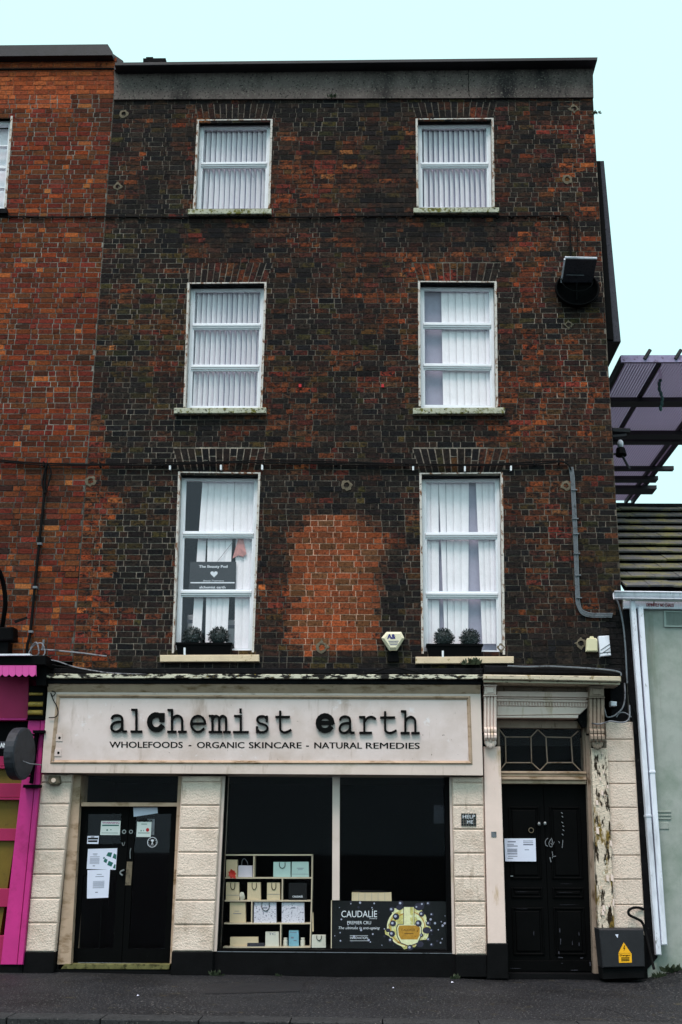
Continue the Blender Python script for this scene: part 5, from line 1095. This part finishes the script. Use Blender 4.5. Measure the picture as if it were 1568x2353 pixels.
obj('shop_interior_panel', MB().prism([(-60, 1655.5), (66, 1655.5), (62, 1738), (-60, 1738)], .0, .4), M_black, LBD)
y = [(1738, 1760, -.05), (1761, 1766, -.07), (1800, 1832, -.05), (1833, 1838, -.08), (1904, 1932, -.05), (2042, 2084, -.05), (2150, 2217, -.05)]
for a, b, yy in y: mb = MB().prism([(-60, a), (64-(a-1738)*.128, a), (64-(b-1738)*.128, b), (-60, b)], yy, .4, .004); obj('stall_rail', mb, M_dpink, LBD)
mb = MB(); mb.prism([(-60, 1767), (62, 1767), (0, 2150), (-60, 2150)], .0, .4); obj('stall_panel', mb, M_gpanel, LBD)
PL = [(66, 1655), (104.5, 1655), (52.5, 2217), (2, 2217)]
mb = MB(); mb.prism(sub(PL, 0, .74, 0, 1), -.16, .4, .006); mb.prism(sub(PL, .76, 1, 0, 1), -.18, .4, .006); obj('pilaster', mb, M_pink, LBD)
mb = MB(); mb.prism([(-60, 2217.5), (53, 2217.5), (50, 2252), (-60, 2252)], -.14, .4); obj('plinth', mb, M_plinth, LBD)
br = MB(); br.prism([(68, 1576), (106, 1576), (102, 1654), (63, 1654)], -.22, .0, .01); BK_ = obj('console_bracket', br, M_black, LBD)
for (y0_, y1_) in ((1592, 1598), (1613, 1624), (1632, 1643)):
    a, b = at(69-(y0_-1576)*.06, (y0_+y1_)/2, -.23), at(99, (y0_+y1_)/2, -.23); mb = MB().tube([a, b], (y1_-y0_)*.0031, 10); obj('bracket_roll', mb, M_gold, BK_, True)
# lettered strip and round projecting sign
am = obj('lettered_strip', MB().prism([(-50, 1701), (25, 1702), (25, 1713), (-50, 1712)] and [(-50, 1703), (25, 1704), (24, 1721), (-50, 1720)], -.45, -.42), M_hoard, label='grey sign strip ending in the white letters AM beside the round sign', cat='sign')
mb = MB(); mb.text('AM', rect(1, 1707, 16, 1718), -.453, .02); obj('lettering', mb, M_signw, am)
RS = thing('hanging_sign', at(95, 1730, -.16), 'dark round drum shaped sign hanging from a black bracket on the pink pilaster', 'sign')
c = at(46, 1732, -.62); n = 30; mb = MB(); ax = Vector((math.cos(R(10)), -math.sin(R(10)), 0)); bx = Vector((math.sin(R(10)), math.cos(R(10)), 0)); rr = .335; vs = []
for r_, o_ in ((0, -.075), (rr*.93, -.075), (rr, -.062), (rr, .062), (rr*.93, .075), (0, .075)): vs += [c+ax*o_+bx*(r_*.95*math.cos(6.2832*k/n))+Vector((0, 0, r_*math.sin(6.2832*k/n))) for k in range(n)]
mb.add(vs, [[a*n+k, a*n+(k+1) % n, (a+1)*n+(k+1) % n, (a+1)*n+k] for a in range(5) for k in range(n)]); obj('sign_drum', mb, mat('slate_sign_paint', S(44, 46, 54), 0.55, 0.15, 7, [(S(24, 25, 30), 9, 0.5, 0.7)], 0.1, 40, 0.3), RS)
mb = MB(); mb.prism([(76, 1817.5/1.0*0+1678), (104, 1678), (104, 1684), (76, 1684)], -.30, -.16); mb.prism([(80, 1684.5), (86.5, 1684.5), (73, 1950-3*50+0), (68, 1800)], -.25, -.16); mb.prism([(54, 1803), (92, 1803), (91, 1810), (53, 1810)], -.28, -.16)
a = at(83, 1690, -.2); mb.tube([a, Vector((c.x+.02, c.y, a.z))], .016, 6); mb.tube([Vector((c.x+.02, c.y, a.z)), c+Vector((0, 0, .3))], .012, 6); a2 = at(76, 1785, -.2); mb.tube([a2, c+Vector((0.05, .1, -.26))], .014, 6); obj('sign_bracket', mb, M_black, RS)
mb = MB().tube([at(20, 1738, -.7), at(40, 1744, -.72), at(69, 1755, -.62), at(100, 1758, -.2), at(125, 1748, -.26)], .007, 5); obj('stay_wire', mb, M_wcable, RS)
SW = thing('swan_neck_lamp', at(10, 1440, -.2), 'black curved sign lamp bracket at the picture edge above the pink shop', 'lamp')
mb = MB(); mb.tube([at(a, b, y_) for a, b, y_ in spline([(-22, 1300, -.5), (-2, 1312, -.45), (9, 1345, -.35), (13, 1385, -.28), (9, 1420, -.2), (4, 1450, -.1)], 6)], .032, 8); obj('lamp_neck', mb, M_black, SW)
mb = MB(); mb.prism([(-40, 1442), (30, 1440), (30, 1470), (-40, 1474)], -.32, -.08, .02); mb.prism([(-40, 1476), (20, 1475), (18, 1500), (-40, 1500)], -.25, -.05); obj('lamp_box', mb, M_black, SW)
mb = MB(); mb.prism([(33, 1426), (62, 1417), (63, 1421), (35, 1432)], -.3, -.28); obj('lamp_stay', mb, M_cable, SW)

# ------------------------------------------------------------------ green building on the right
RB = thing('rendered_building', at(1540, 2210, -.02), 'low grey green rendered building with a mossy tiled roof', 'building')
XG = at(1476, 1800, -.02).x
zE = at(1500, 1362, -.02).z
mb = MB().box(XR+.02, XR+6, .0, 6.0, -.1, zE-.02); obj('rendered_wall', mb, M_green, RB)
obj('dark_gap_wall', MB().prism([(1432, 1392), (1476, 1392), (1512, 2200), (1486, 2230)], -.012, .0), M_dark, RB)
mb = MB(); mb.prism([(1434.5, 1381), (1700, 1385), (1700, 1401), (1434.5, 1397.5)], -.08, -.002); FB = obj('fascia_board', mb, M_pvc, RB)
mb = MB(); mb.text('DEFINITELY NO CHALES', [(1486.5, 1386), (1549, 1387), (1549, 1394.5), (1486.5, 1393.5)], -.082, .02); obj('lettering', mb, mat('red_writing', S(130, 30, 40), 0.8, 0.2, 9, (), 0, 10, 0.2), FB)
g0, g1 = at(1411, 1369, -.2), at(1700, 1373, -.2); mb = MB(); n = 9; vs = []
for p in (g0, g1):
    for k in range(n): a = math.pi+math.pi*k/(n-1); vs.append((p.x, p.y+.062*math.cos(a), p.z+.045+.095*math.sin(a)))
mb.add(vs, [[k, k+1, n+k+1, n+k] for k in range(n-1)]+[list(range(n))]); mb.tube([g0+Vector((0, -.062, .048)), g1+Vector((0, -.062, .048))], .011, 6); mb.tube([g0+Vector((0, -.05, -.04)), g1+Vector((0, -.05, -.04))], .006, 5); obj('gutter', mb, M_pvc, RB, True)
def pipe(p, name, collars):
    mb = MB(); mb.prism(p, -.16, -.06, .012)
    o = obj(name, mb, M_pvc, RB)
    for y in collars:
        t = (y-p[0][1])/(p[3][1]-p[0][1]); q = sub(p, -.08, 1.08, t, t+.006); obj('pipe_collar', MB().prism(q, -.168, -.055, .003), M_pvc, o)
pipe([(1449.5, 1379), (1460.5, 1379), (1521.5, 2195), (1509, 2195)], 'downpipe', (1872,)); pipe([(1467, 1394), (1479, 1394), (1535, 2172), (1522, 2172)], 'downpipe', (1771, ))
vq = [(1526.5, 1403), (1600, 1405), (1600, 1441), (1527.5, 1440)]
mb = MB(); w = [xz(p, -.03) for p in vq]; inn = mb.frameW(w, .025, .025, .02, .02, -.03, -.001)
for i in range(22): mb.prismW(sub(inn, i/22+.012, (i+.62)/22, .02, .98), -.022, -.002)
obj('vent_grille', mb, mat('painted_grille', S(160, 172, 168), 0.7, 0.08, 5, (), 0.05, 30, 0.3), RB)
for y in (1863, 1871, 1879): obj('vent_slot', MB().prism([(1511+ (y-1863)*.07, y), (1543, y), (1543, y+4), (1511, y+4)], -.014, -.001, .004), M_green, RB)
obj('vent_slot', MB().prism([(1513, 1889), (1537, 1889), (1538, 1905), (1514, 1905)], -.012, -.001, .004), M_green, RB)
# tiled roof: stepped courses rising away from the eaves
a = at(1520, 1358, -.12); sl_ = R(33)
lo, hi = 0.0, 8.0
for _ in range(40):
    m = (lo+hi)/2; yy = -.12+m*math.cos(sl_)
    if at(1520, 1166, yy).z > a.z+m*math.sin(sl_): lo = m
    else: hi = m
RL = lo; nr = 11; mb = MB()
for i in range(nr):
    s0, s1 = RL*i/nr, RL*(i+1)/nr+.03; up_ = Vector((0, -math.sin(sl_), math.cos(sl_)))
    P_ = lambda s, h: Vector((0, -.12+s*math.cos(sl_), a.z+s*math.sin(sl_)))+up_*h
    X = XR+.03; k = 0
    while X < XR+6:
        w = .33*(1 if k or i % 2 == 0 else .5); k += 1; X2 = min(X+w, XR+6); j1 = rng.uniform(-.004, .006)
        A, B, C, D = P_(s0, .082+j1), P_(s1, .014+j1), P_(s0, .058+j1), P_(s1, -.01)
        vs = [(X+.003, A.y, A.z), (X2-.003, A.y, A.z), (X2-.003, B.y, B.z), (X+.003, B.y, B.z), (X+.003, C.y, C.z), (X2-.003, C.y, C.z), (X2-.003, D.y, D.z), (X+.003, D.y, D.z)]
        mb.add(vs, [[0, 1, 2, 3], [0, 4, 5, 1], [1, 5, 6, 2], [3, 2, 6, 7], [0, 3, 7, 4]]); X = X2
obj('tiled_roof', mb, M_tile, RB)
top = P_(RL, 0); mb = MB()
X = XR+.03
while X < XR+6: mb.tube([(X, top.y, top.z-.02), (X+.43, top.y, top.z-.02)], .09, 10); X += .44
obj('ridge_tile', mb, M_dark, RB)
mb = MB(); e0 = P_(0, -.012); mb.add([(XR+.03, e0.y+.02, e0.z), (XR+6, e0.y+.02, e0.z), (XR+6, top.y, top.z-.03), (XR+.03, top.y, top.z-.03)], [[0, 1, 2, 3]]); obj('roof_deck', mb, M_dark, RB)

# ------------------------------------------------------------------ hoarding on the gable and the steel gantry
HG = thing('hoarding', at(1395, 600, .3), 'dark hoarding box fixed high on the gable wall', 'hoarding')
Yh = .25; q = [xz(p, Yh) for p in ((1376, 370), (1388.5, 369), (1427.5, 785), (1398, 785))]; q[0] = (XR+.0, q[0][1]); q[3] = (XR+.0, q[3][1])
mb = MB().prismW(q, Yh, 4.0, .004); obj('hoarding_panel', mb, M_hoard, HG)
q2 = [xz(p, Yh-.02) for p in ((1372, 372), (1379, 372), (1410, 782), (1396, 782))]; q2[0] = (XR+.001, q2[0][1]); q2[3] = (XR+.001, q2[3][1])
mb = MB().prismW(q2, Yh-.05, Yh-.003); obj('side_rail', mb, M_black, HG)
Yn = 1.3; Pn = at(1428, 832, Yn); zG = Pn.z; far = None
lo, hi = 1.0, 30.0
for _ in range(40):
    m = (lo+hi)/2
    if at(1456, 1157, m).z < zG: lo = m
    else: hi = m
YFG = lo; XGr = at(1456, 1157, YFG).x; XGl = Pn.x
GA = thing('steel_gantry', (XGl+1, (Yn+YFG)/2, zG), 'steel walkway gantry with perforated floor seen from below beyond the gable', 'gantry')
M_mesh = bpy.data.materials.new('perforated_sheet'); M_mesh.use_nodes = True; t = M_mesh.node_tree
b = t.nodes['Principled BSDF']; b.inputs['Base Color'].default_value = (*S(126, 106, 170), 1); b.inputs['Roughness'].default_value = .6
gg = t.nodes.new('ShaderNodeNewGeometry'); ck = t.nodes.new('ShaderNodeTexVoronoi'); ck.voronoi_dimensions = '2D'; ck.inputs['Scale'].default_value = 22; ck.inputs['Randomness'].default_value = 0.0
t.links.new(gg.outputs['Position'], ck.inputs['Vector']); rp = t.nodes.new('ShaderNodeMapRange'); rp.inputs[1].default_value = .29; rp.inputs[2].default_value = .30
t.links.new(ck.outputs['Distance'], rp.inputs[0]); t.links.new(rp.outputs[0], b.inputs['Alpha'])
t.nodes.remove(b); o_ = t.nodes['Material Output']; df = t.nodes.new('ShaderNodeBsdfDiffuse'); df.inputs[0].default_value = (*S(124, 112, 146), 1); tr = t.nodes.new('ShaderNodeBsdfTransparent'); tr.inputs[0].default_value = (0.66, 0.60, 0.66, 1)
tl = t.nodes.new('ShaderNodeBsdfTranslucent'); tl.inputs[0].default_value = (0.16, 0.145, 0.185, 1); ad = t.nodes.new('ShaderNodeAddShader'); t.links.new(df.outputs[0], ad.inputs[0]); t.links.new(tl.outputs[0], ad.inputs[1])
mm = t.nodes.new('ShaderNodeMixShader'); t.links.new(rp.outputs[0], mm.inputs[0]); t.links.new(tr.outputs[0], mm.inputs[1]); t.links.new(ad.outputs[0], mm.inputs[2]); t.links.new(mm.outputs[0], o_.inputs[0])
mb = MB().box(XGl+.05, XGr-.03, Yn+.06, YFG, zG+.07, zG+.075); obj('perforated_deck', mb, M_mesh, GA)
obj('edge_beam', MB().box(XGl, XGr+.4, Yn, Yn+.05, zG, zG+.12), mat('pale_lilac_steel', S(150, 140, 176), .6, .2, 8, [(S(70, 40, 60), 12, .55, .7)], 0.1, 50, .4), GA)
obj('side_beam', MB().box(XGl, XGl+.06, Yn+.052, YFG, zG-.02, zG+.13), M_metal, GA); obj('side_beam', MB().box(XGr-.05, XGr, Yn+.052, YFG, zG-.02, zG+.13), M_metal, GA)
def ydep(py):
    lo, hi = .5, 30.
    for _ in range(40):
        m = (lo+hi)/2
        if at(1500, py, m).z < zG: lo = m
        else: hi = m
    return lo
for (p0, p1, ext) in ((910, 923, .5), (986.5, 998, .5), (1003, 1011, .5), (1068, 1072.5, .22), (1091, 1099, .06), (1112.5, 1126, .18), (1153, 1160, 0)):
    ya, yb = ydep(p0), ydep(p1); obj('cross_beam', MB().box(XR+.1, XGr+ext, ya, max(yb, ya+.05), zG-.10, zG-.022), M_metal, GA)
for px_, py_ in ((1511, 845), (1545, 1010)):
    X = at(px_, py_, ydep(py_)).x; obj('floor_bearer', MB().box(X-.025, X+.025, Yn+.06, YFG-.01, zG-.021, zG+.055), M_metal, GA)
for px_ in (1482, 1553): p = at(px_, 832, Yn); obj('bracket_stub', MB().tube([p+Vector((0, 0, .05)), p+Vector((.1, .0, .42*.5))], .03, 6), M_metal, GA)
p = at(1515, 850, Yn+.9); mb = MB()
for i in range(9): mb.ball(p+Vector((.02*math.sin(i*1.3), 0, -.0-.085*i)), .03, .03, .055, 6, 5)
obj('hanging_chain', mb, mat('green_chain', S(60, 92, 92), .7, .2, 9, (), 0, 10, .3), label='green grey chain hanging below the gantry floor', cat='chain')
FLM = thing('floodlight', at(1430, 1040, 1.8), 'small white capped floodlight on an arm beside the gable', 'floodlight')
p = at(1426, 1020, 1.8); mb = MB().ball(p, .05, .07, .07, 10, 7); obj('lamp_cap', mb, M_pvc, FLM, True); mb = MB().tube([p+Vector((0, 0, -.08)), p+Vector((0, -.02, -.2))], [.07, .09], 10); obj('lamp_shade', mb, M_black, FLM)
mb = MB().tube([p+Vector((-.25, 0, -.2)), p+Vector((0, 0, -.15)), p+Vector((.12, 0, -.42))], .022, 6); obj('lamp_bracket', mb, M_metal, FLM); obj('support_bar', MB().tube([at(1408, 989, 1.8), at(1448, 991, 1.8)], .05, 6), M_metal, FLM); obj('support_bar', MB().tube([at(1408, 1003, 1.8), at(1440, 1000, 1.8)], .035, 6), M_metal, FLM)

for px_, py_, s_, lb in ((1041, 2259, .022, 'below the perfume poster'), (318, 2290, .014, 'in front of the shop door'), (905, 2272, .012, 'in front of the perfume poster')):
    p = gpt(px_, py_, .008); mb = MB(); mb.add([p+Vector((-s_, -s_*.6, 0)), p+Vector((s_*.8, -s_, .006)), p+Vector((s_, s_*.7, 0)), p+Vector((-s_*.5, s_, .012))], [[0, 1, 2, 3]]); obj('litter_scrap', mb, M_paper, label='tiny white litter scrap on the pavement '+lb, cat='litter', group='litter scraps')
# ------------------------------------------------------------------ weeds
def weed(p, s, n, label, seed, cat='plant'):
    rg = random.Random(seed); mb = MB()
    for i in range(n):
        a = rg.uniform(0, 6.28); e_ = rg.uniform(.3, 1.3); L = s*rg.uniform(.4, 1); d_ = Vector((math.cos(a)*math.cos(e_), math.sin(a)*math.cos(e_)*.6-.2, math.sin(e_))).normalized()
        b = p+Vector((rg.uniform(-s, s)*.8, rg.uniform(-.03, .02), 0)); n_ = d_.cross(Vector((0, 1, .3))).normalized()*L*.18
        mb.add([b, b+d_*L*.55+n_, b+d_*L, b+d_*L*.55-n_], [[0, 1, 2, 3]])
    obj('weed', mb, M_weed, label=label, cat=cat, group='weeds in the wall foot and cornice')
G_ = lambda px, y=-.16: Vector((at(px, 2240, y).x, y, ground_z(at(px, 2240, y).x, y)))
weed(G_(498), .09, 30, 'small weed tuft at the corner between pilaster and shop window base', 1)
weed(G_(1046), .08, 24, 'small weed tuft at the base of the mosaic pilaster', 2)
weed(G_(1545, -.1), .12, 60, 'low green weeds at the foot of the green building', 3)
weed(G_(1512, -.2), .09, 40, 'weeds at the foot of the white pipe', 4)
weed(at(1371, 262, -.02), .07, 26, 'dry tuft growing from the top brick corner', 5)
weed(at(765, 226, -.04), .08, 24, 'small moss tuft on the parapet band edge', 6)
weed(at(1085, 1528, -.14), .12, 40, 'straggly weed on the cornice under the planter', 7)
weed(at(640, 2243, -.12), .05, 20, 'tiny weed along the shop window base', 8)
for o in list(SC.objects):
    if o.type == 'MESH' and o.parent is None and 'category' not in o and o.get('kind') != 'structure': print('NO CATEGORY', o.name)
